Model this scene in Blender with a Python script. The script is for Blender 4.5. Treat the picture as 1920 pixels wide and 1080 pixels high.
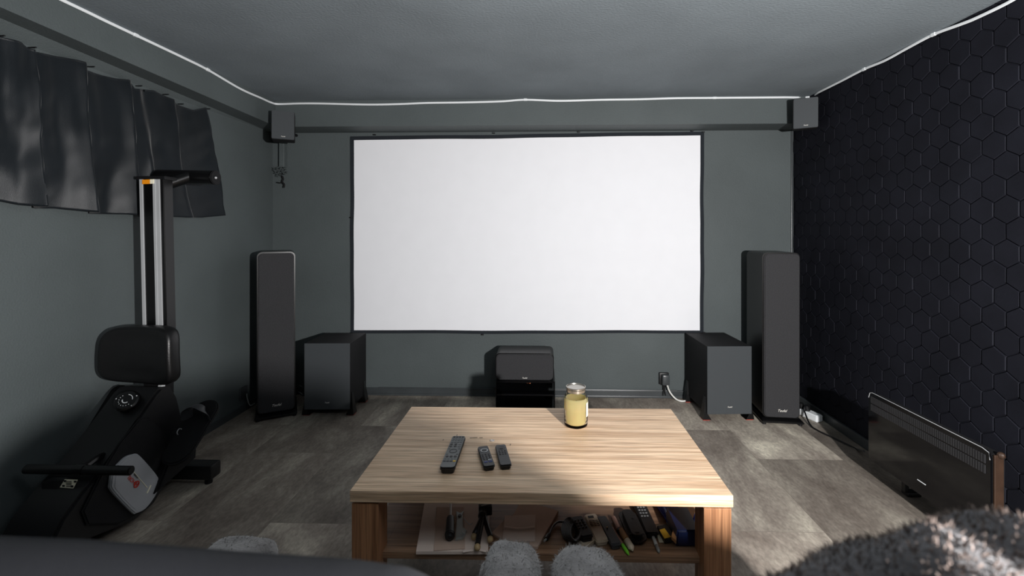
import bpy, bmesh, math, random
from mathutils import Vector, Matrix, noise
random.seed(7)
for o in list(bpy.data.objects): bpy.data.objects.remove(o)
S = bpy.context.scene; C = S.collection
PI = math.pi
# ---------------------------------------------------------------- camera
F = 850.0; TH = math.radians(1.6); H = 1.21
PCX = 1020 - F*math.tan(TH); PCY = 430.0
cd = bpy.data.cameras.new('camera'); cam = bpy.data.objects.new('camera', cd); C.objects.link(cam)
cam.location = (0, 0, H); cam.rotation_euler = (PI/2, 0, TH)
cd.sensor_width = 36; cd.lens = F*36/1920
cd.shift_x = -(PCX-960)/1920; cd.shift_y = -(540-PCY)/1920
cd.clip_start = .02
cd.dof.use_dof = True; cd.dof.focus_distance = 2.0; cd.dof.aperture_fstop = 5.0
S.camera = cam
# ---------------------------------------------------------------- light and exposure
S.view_settings.view_transform = 'Standard'; S.view_settings.look = 'None'
S.view_settings.gamma = 1; S.view_settings.use_curve_mapping = False
S.view_settings.exposure = 0.0
w = bpy.data.worlds.new('world'); S.world = w; w.use_nodes = True
w.node_tree.nodes['Background'].inputs[0].default_value = (.5, .6, .8, 1)
w.node_tree.nodes['Background'].inputs[1].default_value = 0.3
def lamp(name, kind, loc, energy, col=(1, 1, 1), rot=(0, 0, 0), **k):
    l = bpy.data.lights.new(name, kind); l.energy = energy; l.color = col
    for a, b in k.items(): setattr(l, a, b)
    o = bpy.data.objects.new(name, l); C.objects.link(o); o.location = loc; o.rotation_euler = rot; return o
kl = lamp('flash_lamp', 'SPOT', (.93, -.30, 1.22), 425, (1, .975, .96), shadow_soft_size=.03, spot_size=math.radians(156), spot_blend=.35)
kl.rotation_euler = (Vector((-.25, 3, 1.3))-Vector((.93, -.30, 1.22))).to_track_quat('-Z', 'Y').to_euler()
lamp('overhead_fill', 'POINT', (.25, .72, 1.84), 8, (.97, .98, 1), shadow_soft_size=.13)  # added weak fill from above, no fixture belongs to it
lamp('rear_fill', 'AREA', (-.2, -1.52, 1.35), 1.2, (.9, .95, 1), (PI/2, 0, PI), shape='RECTANGLE', size=1.6, size_y=.9)  # added faint fill from behind the camera, set at the made-up window

# ---------------------------------------------------------------- pixel -> point on a real plane
FW = Vector((-math.sin(TH), math.cos(TH), 0)); RT = Vector((math.cos(TH), math.sin(TH), 0)); UP = Vector((0, 0, 1))
O = Vector((0, 0, H))
def ray(px, py): return FW + RT*((px-PCX)/F) + UP*((PCY-py)/F)
def PY(px, py, Y): d = ray(px, py); return O + d*(Y/d.y)
def PX(px, py, X): d = ray(px, py); return O + d*(X/d.x)
def PZ(px, py, z=0.0): d = ray(px, py); return O + d*((z-H)/d.z)
# ---------------------------------------------------------------- materials
def lin(c):
    c = c/255.0
    return c/12.92 if c <= .04045 else ((c+.055)/1.055)**2.4
def rgb(r, g, b): return (lin(r), lin(g), lin(b), 1)
def newmat(name):
    m = bpy.data.materials.new(name); m.use_nodes = True
    nt = m.node_tree; return m, nt, nt.nodes['Principled BSDF']
def mat(name, col, rough=.6, metal=0, var=.12, nscale=8, bump=0, bscale=200, spec=.5, stretch=(1, 1, 1), coat=0, sheen=0):
    m, nt, b = newmat(name); N = nt.nodes.new; L = nt.links.new
    tc = N('ShaderNodeTexCoord'); mp = N('ShaderNodeMapping'); mp.inputs['Scale'].default_value = stretch
    L(tc.outputs['Object'], mp.inputs[0])
    n = N('ShaderNodeTexNoise'); n.inputs['Scale'].default_value = nscale; n.inputs['Detail'].default_value = 5
    L(mp.outputs[0], n.inputs[0])
    mr = N('ShaderNodeMapRange'); mr.inputs[1].default_value = .3; mr.inputs[2].default_value = .7
    mr.inputs[3].default_value = 1-var; mr.inputs[4].default_value = 1+var
    L(n.outputs[0], mr.inputs[0])
    mx = N('ShaderNodeVectorMath'); mx.operation = 'SCALE'; mx.inputs[0].default_value = col[:3]
    L(mr.outputs[0], mx.inputs['Scale']); L(mx.outputs[0], b.inputs['Base Color'])
    b.inputs['Roughness'].default_value = rough; b.inputs['Metallic'].default_value = metal
    b.inputs['Specular IOR Level'].default_value = spec
    b.inputs['Coat Weight'].default_value = coat
    if sheen: b.inputs['Sheen Weight'].default_value = sheen; b.inputs['Sheen Roughness'].default_value = .5
    if bump:
        n2 = N('ShaderNodeTexNoise'); n2.inputs['Scale'].default_value = bscale; n2.inputs['Detail'].default_value = 3
        L(tc.outputs['Object'], n2.inputs[0])
        bp = N('ShaderNodeBump'); bp.inputs['Strength'].default_value = bump; bp.inputs['Distance'].default_value = .004
        L(n2.outputs[0], bp.inputs['Height']); L(bp.outputs[0], b.inputs['Normal'])
    return m
M = {}
M['paint'] = mat('dark_wall_paint', rgb(82, 89, 90), .62, var=.09, nscale=2.2, bump=.35, bscale=140, spec=.35)
M['ceil'] = mat('dark_ceiling_paint', rgb(126, 134, 139), .9, var=.08, nscale=3, bump=.5, bscale=90, spec=.05)
M['hex'] = mat('black_foam_wall', rgb(25, 26, 33), .75, var=.2, nscale=5, bump=.2, bscale=300, spec=.12)
M['skirt'] = mat('skirting_paint', rgb(64, 68, 70), .3, var=.1, spec=.5)
M['screen'] = mat('screen_cloth', rgb(246, 247, 251), .9, var=.01, spec=.1)
M['border'] = mat('screen_border_cloth', rgb(38, 42, 47), .85, var=.1, spec=.2)
M['black'] = mat('black_plastic', rgb(18, 18, 20), .45, var=.15)
M['matt'] = mat('matt_black', rgb(19, 19, 21), .7, var=.15, bump=.2, bscale=300, spec=.3)
M['grille'] = mat('grille_cloth', rgb(61, 61, 63), .9, var=.3, nscale=260, bump=.8, bscale=500, spec=.15)
M['subfront'] = mat('sub_front_foil', rgb(66, 70, 73), .65, var=.12, nscale=300, bump=.25, bscale=600, spec=.3)
M['gloss'] = mat('gloss_black_glass', rgb(10, 10, 12), .08, var=.05)
M['lacquer'] = mat('black_lacquer', rgb(9, 9, 10), .3, var=.1)
M['curtain'] = mat('black_curtain_cloth', rgb(30, 37, 43), .4, var=.12, nscale=7, bump=.15, bscale=500, spec=.5, sheen=.35)
M['white'] = mat('white_plastic', rgb(236, 240, 242), .5, var=.03)
M['cable_w'] = mat('white_cable', rgb(235, 235, 230), .5, var=.03)
M['silver'] = mat('brushed_aluminium', rgb(190, 192, 194), .4, .25, var=.05)
M['badge'] = mat('silver_grey_plastic', rgb(172, 174, 178), .4, .0, var=.05, spec=.5)
M['vinyl'] = mat('black_seat_vinyl', rgb(12, 12, 13), .38, var=.1, bump=.15, bscale=250)
M['orange'] = mat('orange_sticker', rgb(245, 150, 20), .5, var=.05)
M['red'] = mat('red_print', rgb(205, 50, 30), .5, var=.05)
M['logo'] = mat('logo_print', rgb(235, 232, 225), .4, var=.02)
M['steel'] = mat('lid_tin', rgb(190, 186, 178), .25, .9, var=.1)
M['sofa'] = mat('slate_sofa_cloth', rgb(20, 21, 26), .75, var=.15, nscale=14, bump=.15, bscale=700, spec=.35)
M['plush'] = mat('grey_plush', rgb(128, 125, 124), .95, var=.35, nscale=22, bump=.8, bscale=160, spec=.1, sheen=.4)
M['dplush'] = mat('brown_grey_plush', rgb(74, 72, 74), .95, var=.35, nscale=22, bump=.8, bscale=160, spec=.1, sheen=.2)
M['dstrand'] = mat('brown_grey_strand', rgb(112, 100, 94), .9, var=.45, nscale=30, spec=.1)
M['strand'] = mat('plush_strand', rgb(142, 139, 137), .9, var=.35, nscale=30, spec=.1)
M['paper'] = mat('grey_beige_paper', rgb(222, 205, 194), .85, var=.06, nscale=12, spec=.1)
M['envelope'] = mat('kraft_envelope', rgb(200, 176, 160), .85, var=.08, nscale=12, spec=.1)
M['beige'] = mat('beige_plastic', rgb(196, 180, 158), .5, var=.05)
M['greyplas'] = mat('grey_plastic', rgb(110, 112, 112), .5, var=.08)
M['darkplas'] = mat('dark_grey_plastic', rgb(60, 61, 64), .5, var=.1)
M['metal'] = mat('zinc_metal', rgb(170, 178, 178), .4, .7, var=.15)
M['tan'] = mat('tan_rubber', rgb(176, 150, 110), .6, var=.1)
M['pink'] = mat('rose_plastic', rgb(170, 130, 115), .4, var=.08)
M['amber'] = mat('amber_plastic', rgb(165, 120, 70), .35, var=.2, nscale=40)
M['green'] = mat('green_plastic', rgb(110, 190, 50), .4, var=.08)
M['blue'] = mat('blue_gloss_card', rgb(25, 60, 165), .25, var=.25, nscale=6)
M['navy'] = mat('navy_card', rgb(18, 30, 66), .35, var=.1)
M['yellow'] = mat('yellow_print', rgb(220, 175, 40), .5, var=.1)
M['orangep'] = mat('orange_paper', rgb(190, 140, 90), .6, var=.2, nscale=20)
M['copper'] = mat('copper_wire', rgb(200, 120, 80), .35, .8, var=.1)
M['bluekey'] = mat('blue_key', rgb(60, 70, 130), .5, var=.05)
M['brownside'] = mat('brown_metal_side', rgb(52, 36, 26), .45, .0, var=.2, nscale=30)
M['wax'] = mat('cream_wax', rgb(255, 233, 172), .5, var=.06, nscale=12)
M['slot'] = mat('vent_slot_grey', rgb(40, 40, 42), .6, var=.1)
M['label'] = mat('cream_paper_label', rgb(245, 240, 215), .6, var=.03)
_m, _nt, _b = newmat('clear_jar_glass'); _b.inputs['Base Color'].default_value = (.97, .98, .93, 1)
_b.inputs['Transmission Weight'].default_value = 1; _b.inputs['Roughness'].default_value = .02; _b.inputs['IOR'].default_value = 1.12
M['glass'] = _m
_b2 = M['wax'].node_tree.nodes['Principled BSDF']; _b2.inputs['Subsurface Weight'].default_value = .3; _b2.inputs['Subsurface Radius'].default_value = (.02, .015, .006); _b2.inputs['Subsurface Scale'].default_value = .6
_b = M['screen'].node_tree.nodes['Principled BSDF']

def wood(name, c1, c2, axis=0, rough=.5):
    m, nt, b = newmat(name); N = nt.nodes.new; L = nt.links.new
    tc = N('ShaderNodeTexCoord'); mp = N('ShaderNodeMapping')
    sc = [58, 58, 58]; sc[axis] = 2.0; mp.inputs['Scale'].default_value = sc
    L(tc.outputs['Object'], mp.inputs[0])
    n = N('ShaderNodeTexNoise'); n.inputs['Scale'].default_value = 1; n.inputs['Detail'].default_value = 6; n.inputs['Distortion'].default_value = .25
    L(mp.outputs[0], n.inputs[0])
    mp2 = N('ShaderNodeMapping'); sc2 = [300, 300, 300]; sc2[axis] = 8; mp2.inputs['Scale'].default_value = sc2
    L(tc.outputs['Object'], mp2.inputs[0])
    n2 = N('ShaderNodeTexNoise'); n2.inputs['Scale'].default_value = 1; n2.inputs['Detail'].default_value = 2
    L(mp2.outputs[0], n2.inputs[0])
    r = N('ShaderNodeValToRGB'); r.color_ramp.elements[0].position = .34; r.color_ramp.elements[1].position = .62
    r.color_ramp.elements[0].color = c1; r.color_ramp.elements[1].color = c2
    L(n.outputs[0], r.inputs[0])
    mr = N('ShaderNodeMapRange'); mr.inputs[1].default_value = .3; mr.inputs[2].default_value = .6; mr.inputs[3].default_value = .66; mr.inputs[4].default_value = 1.10
    L(n2.outputs[0], mr.inputs[0])
    vm = N('ShaderNodeVectorMath'); vm.operation = 'SCALE'; L(r.outputs[0], vm.inputs[0]); L(mr.outputs[0], vm.inputs['Scale'])
    L(vm.outputs[0], b.inputs['Base Color']); b.inputs['Roughness'].default_value = rough; b.inputs['Specular IOR Level'].default_value = .4
    bp = N('ShaderNodeBump'); bp.inputs['Strength'].default_value = .15; bp.inputs['Distance'].default_value = .002
    L(n2.outputs[0], bp.inputs['Height']); L(bp.outputs[0], b.inputs['Normal'])
    return m
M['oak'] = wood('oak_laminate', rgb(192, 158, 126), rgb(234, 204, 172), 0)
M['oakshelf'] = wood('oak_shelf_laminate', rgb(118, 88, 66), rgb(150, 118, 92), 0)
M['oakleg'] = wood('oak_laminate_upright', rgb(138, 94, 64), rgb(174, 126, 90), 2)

def floor_mat():
    m, nt, b = newmat('vinyl_plank_floor'); N = nt.nodes.new; L = nt.links.new
    tc = N('ShaderNodeTexCoord'); sep = N('ShaderNodeSeparateXYZ'); L(tc.outputs['Object'], sep.inputs[0])
    cmb = N('ShaderNodeCombineXYZ')
    ax = N('ShaderNodeMath'); ax.operation = 'ADD'; ax.inputs[1].default_value = -.22+4.5; L(sep.outputs[0], ax.inputs[0])
    L(sep.outputs[1], cmb.inputs[0]); L(ax.outputs[0], cmb.inputs[1])
    br = N('ShaderNodeTexBrick'); br.offset = .37; br.inputs['Scale'].default_value = 1
    br.inputs['Brick Width'].default_value = .92; br.inputs['Row Height'].default_value = .45; br.inputs['Mortar Size'].default_value = .0012
    br.inputs['Mortar Smooth'].default_value = .3
    br.inputs['Color1'].default_value = (0, 0, 0, 1); br.inputs['Color2'].default_value = (1, 1, 1, 1); br.inputs['Mortar'].default_value = (.15, .15, .15, 1)
    L(cmb.outputs[0], br.inputs[0])
    # offset the pattern per plank, then cloudy concrete with streaks along the plank
    sc = N('ShaderNodeVectorMath'); sc.operation = 'SCALE'; sc.inputs['Scale'].default_value = 7.3; L(br.outputs[0], sc.inputs[0])
    ad = N('ShaderNodeVectorMath'); ad.operation = 'ADD'; L(tc.outputs['Object'], ad.inputs[0]); L(sc.outputs[0], ad.inputs[1])
    mp = N('ShaderNodeMapping'); mp.inputs['Scale'].default_value = (4.2, 1.9, 1); L(ad.outputs[0], mp.inputs[0])
    n1 = N('ShaderNodeTexNoise'); n1.inputs['Scale'].default_value = 1; n1.inputs['Detail'].default_value = 9; n1.inputs['Roughness'].default_value = .68; n1.inputs['Distortion'].default_value = .4
    L(mp.outputs[0], n1.inputs[0])
    n2 = N('ShaderNodeTexNoise'); n2.inputs['Scale'].default_value = 90; n2.inputs['Detail'].default_value = 4
    mp3 = N('ShaderNodeMapping'); mp3.inputs['Scale'].default_value = (1, .45, 1); L(ad.outputs[0], mp3.inputs[0]); L(mp3.outputs[0], n2.inputs[0])
    r = N('ShaderNodeValToRGB'); e = r.color_ramp.elements
    e[0].position = .30; e[0].color = rgb(104, 94, 86); e[1].position = .74; e[1].color = rgb(218, 211, 192)
    k = e.new(.48); k.color = rgb(140, 131, 121); k = e.new(.60); k.color = rgb(170, 162, 149)
    L(n1.outputs[0], r.inputs[0])
    mr = N('ShaderNodeMapRange'); mr.inputs[1].default_value = .3; mr.inputs[2].default_value = .7; mr.inputs[3].default_value = .8; mr.inputs[4].default_value = 1.2
    L(n2.outputs[0], mr.inputs[0])
    mr2 = N('ShaderNodeMapRange'); mr2.inputs[3].default_value = .60; mr2.inputs[4].default_value = 1.30; L(br.outputs[0], mr2.inputs[0])
    mu = N('ShaderNodeMath'); mu.operation = 'MULTIPLY'; L(mr.outputs[0], mu.inputs[0]); L(mr2.outputs[0], mu.inputs[1])
    vm = N('ShaderNodeVectorMath'); vm.operation = 'SCALE'; L(r.outputs[0], vm.inputs[0]); L(mu.outputs[0], vm.inputs['Scale'])
    L(vm.outputs[0], b.inputs['Base Color']); b.inputs['Roughness'].default_value = .55; b.inputs['Specular IOR Level'].default_value = .35
    bp = N('ShaderNodeBump'); bp.inputs['Strength'].default_value = .25; bp.inputs['Distance'].default_value = .002
    L(n2.outputs[0], bp.inputs['Height']); L(bp.outputs[0], b.inputs['Normal'])
    return m
M['floor'] = floor_mat()

# ---------------------------------------------------------------- object helpers
def obj(name, bm, m, parent=None, smooth=False, base=None, angle=.6):
    """links bm as one mesh object; when base is given the bmesh is in world space and is moved to the thing's base"""
    if base is not None: bmesh.ops.translate(bm, verts=bm.verts, vec=-Vector(base))
    bmesh.ops.recalc_face_normals(bm, faces=bm.faces)
    me = bpy.data.meshes.new(name); bm.to_mesh(me); bm.free()
    ms = m if isinstance(m, (list, tuple)) else [m]
    for x in ms: me.materials.append(M[x])
    if smooth:
        for p in me.polygons: p.use_smooth = True
        try: me.set_sharp_from_angle(angle=angle)
        except Exception: pass
    o = bpy.data.objects.new(name, me); C.objects.link(o)
    if parent is not None: o.parent = parent
    return o
def single(name, bm, m, label, cat, base, group=None, **k):
    o = obj(name, bm, m, base=base, **k); o.location = base; tag(o, label, cat, group); return o
def tag(o, label=None, cat=None, group=None, kind=None):
    if label: o['label'] = label
    if cat: o['category'] = cat
    if group: o['group'] = group
    if kind: o['kind'] = kind
    return o
def thing(name, label, cat, loc=(0, 0, 0), rz=0, group=None):
    o = bpy.data.objects.new(name, None); C.objects.link(o); o.location = loc; o.rotation_euler = (0, 0, rz)
    o.empty_display_size = .05
    return tag(o, label, cat, group)
def struct(name, bm, m, parent=None, **k):
    o = obj(name, bm, m, parent, **k)
    if parent is None: o['kind'] = 'structure'
    return o
def B(): return bmesh.new()
def merge(bm, t, mi=0):
    for f in t.faces: f.material_index = mi
    me = bpy.data.meshes.new('t'); t.to_mesh(me); t.free(); bm.from_mesh(me); bpy.data.meshes.remove(me)
def xf(bm, mtx): bmesh.ops.transform(bm, matrix=mtx, verts=bm.verts); return bm
def box(bm, lo, hi, bev=0, seg=2, mtx=None, mi=0):
    t = bmesh.new(); lo = Vector(lo); hi = Vector(hi)
    bmesh.ops.create_cube(t, size=1)
    bmesh.ops.scale(t, vec=hi-lo, verts=t.verts); bmesh.ops.translate(t, vec=(hi+lo)/2, verts=t.verts)
    if bev: bmesh.ops.bevel(t, geom=t.edges[:], offset=bev, segments=seg, affect='EDGES', profile=.5)
    if mtx is not None: xf(t, mtx)
    merge(bm, t, mi); return bm
def cyl(bm, p0, p1, r, r2=None, n=20, mi=0, bev=0):
    p0 = Vector(p0); p1 = Vector(p1); d = p1-p0; t = bmesh.new()
    bmesh.ops.create_cone(t, cap_ends=True, segments=n, radius1=r, radius2=r if r2 is None else r2, depth=d.length)
    if bev:
        bmesh.ops.bevel(t, geom=[e for e in t.edges if len(e.link_faces) == 2 and any(len(f.verts) > 4 for f in e.link_faces)], offset=bev, segments=2, affect='EDGES')
    xf(t, Matrix.Translation((p0+p1)/2) @ d.to_track_quat('Z', 'Y').to_matrix().to_4x4())
    merge(bm, t, mi); return bm
def ball(bm, c, r, sc=(1, 1, 1), mi=0, n=16, mtx=None):
    t = bmesh.new(); bmesh.ops.create_uvsphere(t, u_segments=n, v_segments=n//2+2, radius=r)
    bmesh.ops.scale(t, vec=sc, verts=t.verts)
    if mtx is not None: xf(t, mtx)
    bmesh.ops.translate(t, vec=c, verts=t.verts); merge(bm, t, mi); return bm
def spline(pts, n=8):
    pts = [Vector(p) for p in pts]
    if len(pts) < 3: return pts
    out = []; q = [pts[0]*2-pts[1]]+pts+[pts[-1]*2-pts[-2]]
    for i in range(1, len(q)-2):
        a, b, c, d = q[i-1:i+3]
        for k in range(n):
            t = k/n
            out.append(.5*((2*b)+(c-a)*t+(2*a-5*b+4*c-d)*t*t+(3*b-a-3*c+d)*t**3))
    out.append(pts[-1]); return out
def tube(bm, pts, r, n=8, mi=0, smooth=True, flat=None):
    P_ = spline(pts) if smooth else [Vector(p) for p in pts]
    rings = []; up = Vector((0, 0, 1))
    for i, p in enumerate(P_):
        d = (P_[min(i+1, len(P_)-1)]-P_[max(i-1, 0)]).normalized()
        a = up if abs(d.dot(up)) < .95 else Vector((0, 1, 0))
        x = d.cross(a).normalized(); y = x.cross(d).normalized()
        rx, ry = (r, r) if flat is None else flat
        rings.append([bm.verts.new(p+x*math.cos(2*PI*k/n)*rx+y*math.sin(2*PI*k/n)*ry) for k in range(n)])
    for a, b in zip(rings, rings[1:]):
        for k in range(n):
            f = bm.faces.new((a[k], a[(k+1) % n], b[(k+1) % n], b[k])); f.material_index = mi
    bm.faces.new(rings[0][::-1]).material_index = mi; bm.faces.new(rings[-1]).material_index = mi
    return bm
def lathe(bm, prof, c=(0, 0, 0), n=40, mi=0, cap=False):
    c = Vector(c); rings = []
    for r, z in prof: rings.append([bm.verts.new(c+Vector((r*math.cos(2*PI*k/n), r*math.sin(2*PI*k/n), z))) for k in range(n)])
    for a, b in zip(rings, rings[1:]):
        for k in range(n): bm.faces.new((a[k], a[(k+1) % n], b[(k+1) % n], b[k])).material_index = mi
    if cap: bm.faces.new(rings[0][::-1]); bm.faces.new(rings[-1])
    return bm
def prism(bm, poly, vec, mi=0, bev=0):
    """poly: 3-D points of a flat outline, extruded by vec"""
    t = bmesh.new(); vec = Vector(vec)
    a = [t.verts.new(Vector(p)) for p in poly]; b = [t.verts.new(Vector(p)+vec) for p in poly]; n = len(a)
    f0 = t.faces.new(a); f1 = t.faces.new(b[::-1])
    for k in range(n): t.faces.new((a[k], a[(k+1) % n], b[(k+1) % n], b[k]))
    bmesh.ops.recalc_face_normals(t, faces=t.faces)
    if bev:
        es = [e for e in t.edges if len(e.link_faces) == 2 and (f0 in e.link_faces or f1 in e.link_faces)]
        bmesh.ops.bevel(t, geom=es, offset=bev, segments=2, affect='EDGES')
    merge(bm, t, mi); return bm
def rrect(w, h, r, n=6, cx=0, cy=0):
    out = []
    for qx, qy, a0 in ((1, 1, 0), (-1, 1, 90), (-1, -1, 180), (1, -1, 270)):
        for k in range(n+1):
            a = math.radians(a0+90*k/n)
            out.append((cx+qx*(w/2-r)+r*math.cos(a), cy+qy*(h/2-r)+r*math.sin(a)))
    return out
def rbox(bm, w, d, h, r, bev=.003, mtx=None, mi=0, z0=0):
    """plan-view rounded slab, w by d, from z0 to z0+h"""
    t = bmesh.new(); prism(t, [(x, y, z0) for x, y in rrect(w, d, min(r, w/2-.0001, d/2-.0001))], (0, 0, h), bev=bev)
    if mtx is not None: xf(t, mtx)
    merge(bm, t, mi); return bm
def text_bm(s, size, depth=.0006, shear=0, align='CENTER'):
    cu = bpy.data.curves.new('t', 'FONT'); cu.body = s; cu.size = size; cu.extrude = depth; cu.shear = shear
    cu.align_x = align; cu.align_y = 'CENTER'
    o = bpy.data.objects.new('t', cu); C.objects.link(o); dg = bpy.context.evaluated_depsgraph_get(); dg.update()
    me = bpy.data.meshes.new_from_object(o.evaluated_get(dg)); bpy.data.objects.remove(o); bpy.data.curves.remove(cu)
    bm = bmesh.new(); bm.from_mesh(me); bpy.data.meshes.remove(me); 
    for f in bm.faces: f.material_index = 0
    return bm
def FRONT(x=0, y=0, z=0): return Matrix.Translation((x, y, z)) @ Matrix.Rotation(PI/2, 4, 'X')   # text facing -Y

# ================================================================ the room
D = 3.29; XL = -2.0; XR = 1.78; YB = -1.6; ZC = H+.89
def st(name, lo, hi, m, bev=0): b = B(); box(b, lo, hi, bev); return struct(name, b, m)
st('floor', (XL-.1, YB-.1, -.1), (XR+.12, D+.1, 0), 'floor')
st('ceiling', (XL-.1, YB-.1, ZC), (XR+.12, D+.1, ZC+.1), 'ceil')
st('wall_back', (XL-.1, D, 0), (XR+.12, D+.1, ZC), 'paint')
st('wall_left', (XL-.1, YB, 0), (XL, D, ZC), 'paint')
# rear wall behind the camera, with an unseen window added for the fill light
b = B()
for lo, hi in (((XL, YB-.1, 0), (-1.1, YB, ZC)), ((.7, YB-.1, 0), (XR, YB, ZC)), ((-1.1, YB-.1, 0), (.7, YB, .85)), ((-1.1, YB-.1, 1.85), (.7, YB, ZC))): box(b, lo, hi)
struct('wall_rear', b, 'paint')
b = B()
for lo, hi in (((-1.1, YB-.07, .85), (-1.04, YB-.01, 1.85)), ((.64, YB-.07, .85), (.7, YB-.01, 1.85)), ((-1.04, YB-.07, .85), (.64, YB-.01, .91)), ((-1.04, YB-.07, 1.79), (.64, YB-.01, 1.85)), ((-.23, YB-.07, .91), (-.17, YB-.01, 1.79))): box(b, lo, hi, .004)
struct('added_window_1', b, 'white')
# boxed-in soffits along the left and back walls
YS = D-.205; XS = XL+.14
def soffit_z(y): return (H+.709)+(YS-y)*.03
b = B(); box(b, (XS, YS, H+.709), (XR, D, ZC), .002); struct('trim_1', b, 'paint')
b = B()
y0, y1 = YB, D
prism(b, [(XL, y0, ZC), (XS, y0, ZC), (XS, y0, H+.80), (XL, y0, H+.725)], (0, 0, 0)) if False else None
vs = [b.verts.new(p) for p in ((XL, y0, ZC), (XS, y0, ZC), (XS, y0, soffit_z(y0)), (XL, y0, H+.722), (XL, y1, ZC), (XS, y1, ZC), (XS, y1, soffit_z(YS)), (XL, y1, H+.709))]
for q in ((0, 1, 2, 3), (7, 6, 5, 4), (0, 4, 5, 1), (1, 5, 6, 2), (2, 6, 7, 3), (3, 7, 4, 0)): b.faces.new([vs[i] for i in q])
struct('trim_2', b, 'paint')
# hexagon relief on the right wall
b = B(); box(b, (XR, YB, 0), (XR+.1, D, ZC))
s = .0565; wdt = math.sqrt(3)*s
for row in range(0, 26):
    zc = .10+row*1.5*s
    for col in range(0, 26):
        yc = D-.03-col*wdt-(wdt/2 if row % 2 else 0)
        if yc < .9: continue
        h = .004+random.random()*.003; tl = (random.random()-.5)*.02; tz = (random.random()-.5)*.02
        o_ = []; i_ = []
        for k in range(6):
            a = PI/2+k*PI/3
            for lst, rr, hh in ((o_, s*.985, 0), (i_, s*.92, h)):
                yy = yc+rr*math.cos(a); zz = zc+rr*math.sin(a)
                yy = min(yy, D-.001); zz = min(max(zz, .055), ZC-.001)
                lst.append(b.verts.new((XR-hh-(tl*(yy-yc)+tz*(zz-zc))*(1 if hh else 0), yy, zz)))
        b.faces.new(i_)
        for k in range(6): b.faces.new((o_[k], o_[(k+1) % 6], i_[(k+1) % 6], i_[k]))
struct('wall_right', b, 'hex')
b = B(); box(b, (XL, D-.014, 0), (XR, D, .052), .003); box(b, (XL, D-.022, 0), (XR, D-.010, .014), .003); struct('baseboard_back', b, 'skirt')
b = B(); box(b, (XL, YB, 0), (XL+.012, D-.02, .045), .003); struct('baseboard_left', b, 'skirt')
b = B(); box(b, (XR-.016, YB, 0), (XR, D-.02, .055), .003); struct('baseboard_right', b, 'skirt')
# corner moulding between back wall and hexagon wall, corner duct on the left
b = B(); box(b, (XR-.018, D-.01, .05), (XR-.002, D, H+.71), .002); struct('trim_3', b, 'skirt')
b = B(); p = PY(509, 300, D-.006); box(b, (p.x-.006, D-.008, .9), (p.x+.006, D, H+.71), .002); struct('trim_4', b, 'paint')

# white light strip wandering along the ceiling edge
pts = []
for x, y in ((60, -40), (125, 2), (165, 22), (200, 40), (255, 66), (300, 84), (345, 108), (390, 131), (450, 166), (490, 184), (508, 192)): pts.append(PX(x, y, XS+.004))
for x, y in ((522, 195), (560, 194), (600, 194), (690, 196), (750, 195), (800, 193), (870, 192), (940, 190), (985, 187), (1050, 189), (1130, 187), (1200, 186), (1270, 184), (1340, 183), (1400, 181), (1470, 179), (1518, 177)):
    pts.append(PY(x, y, YS-.004))
for x, y in ((1535, 173), (1575, 153), (1620, 129), (1660, 113), (1700, 91), (1750, 64), (1800, 46), (1830, 34), (1890, 5), (1940, -25)): pts.append(PX(x, y, XR-.014))
for p in pts: p.z = min(p.z, ZC-.006)
base = pts[15].copy(); t = thing('light_strip', 'thin white light strip tape running round the top of the walls', 'light strip', base)
b = B(); tube(b, pts, .006, n=8, flat=(.004, .0068)); obj('tape', b, 'white', t, smooth=True, base=base)
for i in (4, 7, 19, 24, 30, 33):
    b = B(); p = pts[i]; dd = (pts[i+1]-pts[i-1]).normalized()
    box(b, (-.012, -.005, -.008), (.012, .005, .008), .002, mtx=Matrix.Translation(p) @ dd.to_track_quat('X', 'Z').to_matrix().to_4x4())
    obj('clip', b, 'white', t, base=base)

# ================================================================ projection screen
YW = D-.006
q = [PY(657, 256, YW), PY(1320, 247, YW), PY(1319, 625, YW), PY(658, 625, YW)]
base = (q[3]+q[2])/2; base.y = D-.002
t = thing('projection_screen', 'large white projection screen with a black cloth border on the back wall', 'projection screen', base)
def edge(a, c, n, amp, ph):
    out = []
    for k in range(n):
        u = k/n; p = a.lerp(c, u); perp = Vector((-(c-a).z, 0, (c-a).x)).normalized()
        out.append(p+perp*amp*(math.sin(u*9+ph)+.6*math.sin(u*23+ph*2))*math.sin(PI*u))
    return out
iq = [PY(664, 263, YW-.004), PY(1313, 254, YW-.004), PY(1312, 619.5, YW-.004), PY(664, 619, YW-.004)]
outer = edge(q[0], q[1], 30, .002, 1)+edge(q[1], q[2], 20, .003, 2)+edge(q[2], q[3], 30, .003, 3)+edge(q[3], q[0], 20, .0025, 4)
inner = edge(iq[0], iq[1], 30, .0025, 1)+edge(iq[1], iq[2], 20, .002, 2)+edge(iq[2], iq[3], 30, .002, 3)+edge(iq[3], iq[0], 20, .002, 4)
b = B(); prism(b, outer, (0, -.004, 0), bev=.0006); obj('border', b, 'border', t, base=base)
b = B(); prism(b, inner, (0, -.0025, 0)); obj('cloth', b, 'screen', t, base=base)
for x, y in ((703, 253), (926, 250), (1085, 248), (1297, 246), (659, 408), (660, 624), (905, 627), (1319, 623), (1318, 248)):
    p = PY(x, y, D-.006); b = B()
    cyl(b, (p.x, D-.001, p.z), (p.x, D-.018, p.z), .003, n=10); box(b, (p.x-.009, D-.02, p.z-.004), (p.x+.009, D-.008, p.z+.004), .0015)
    obj('hook', b, 'black', t, base=base)

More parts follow.
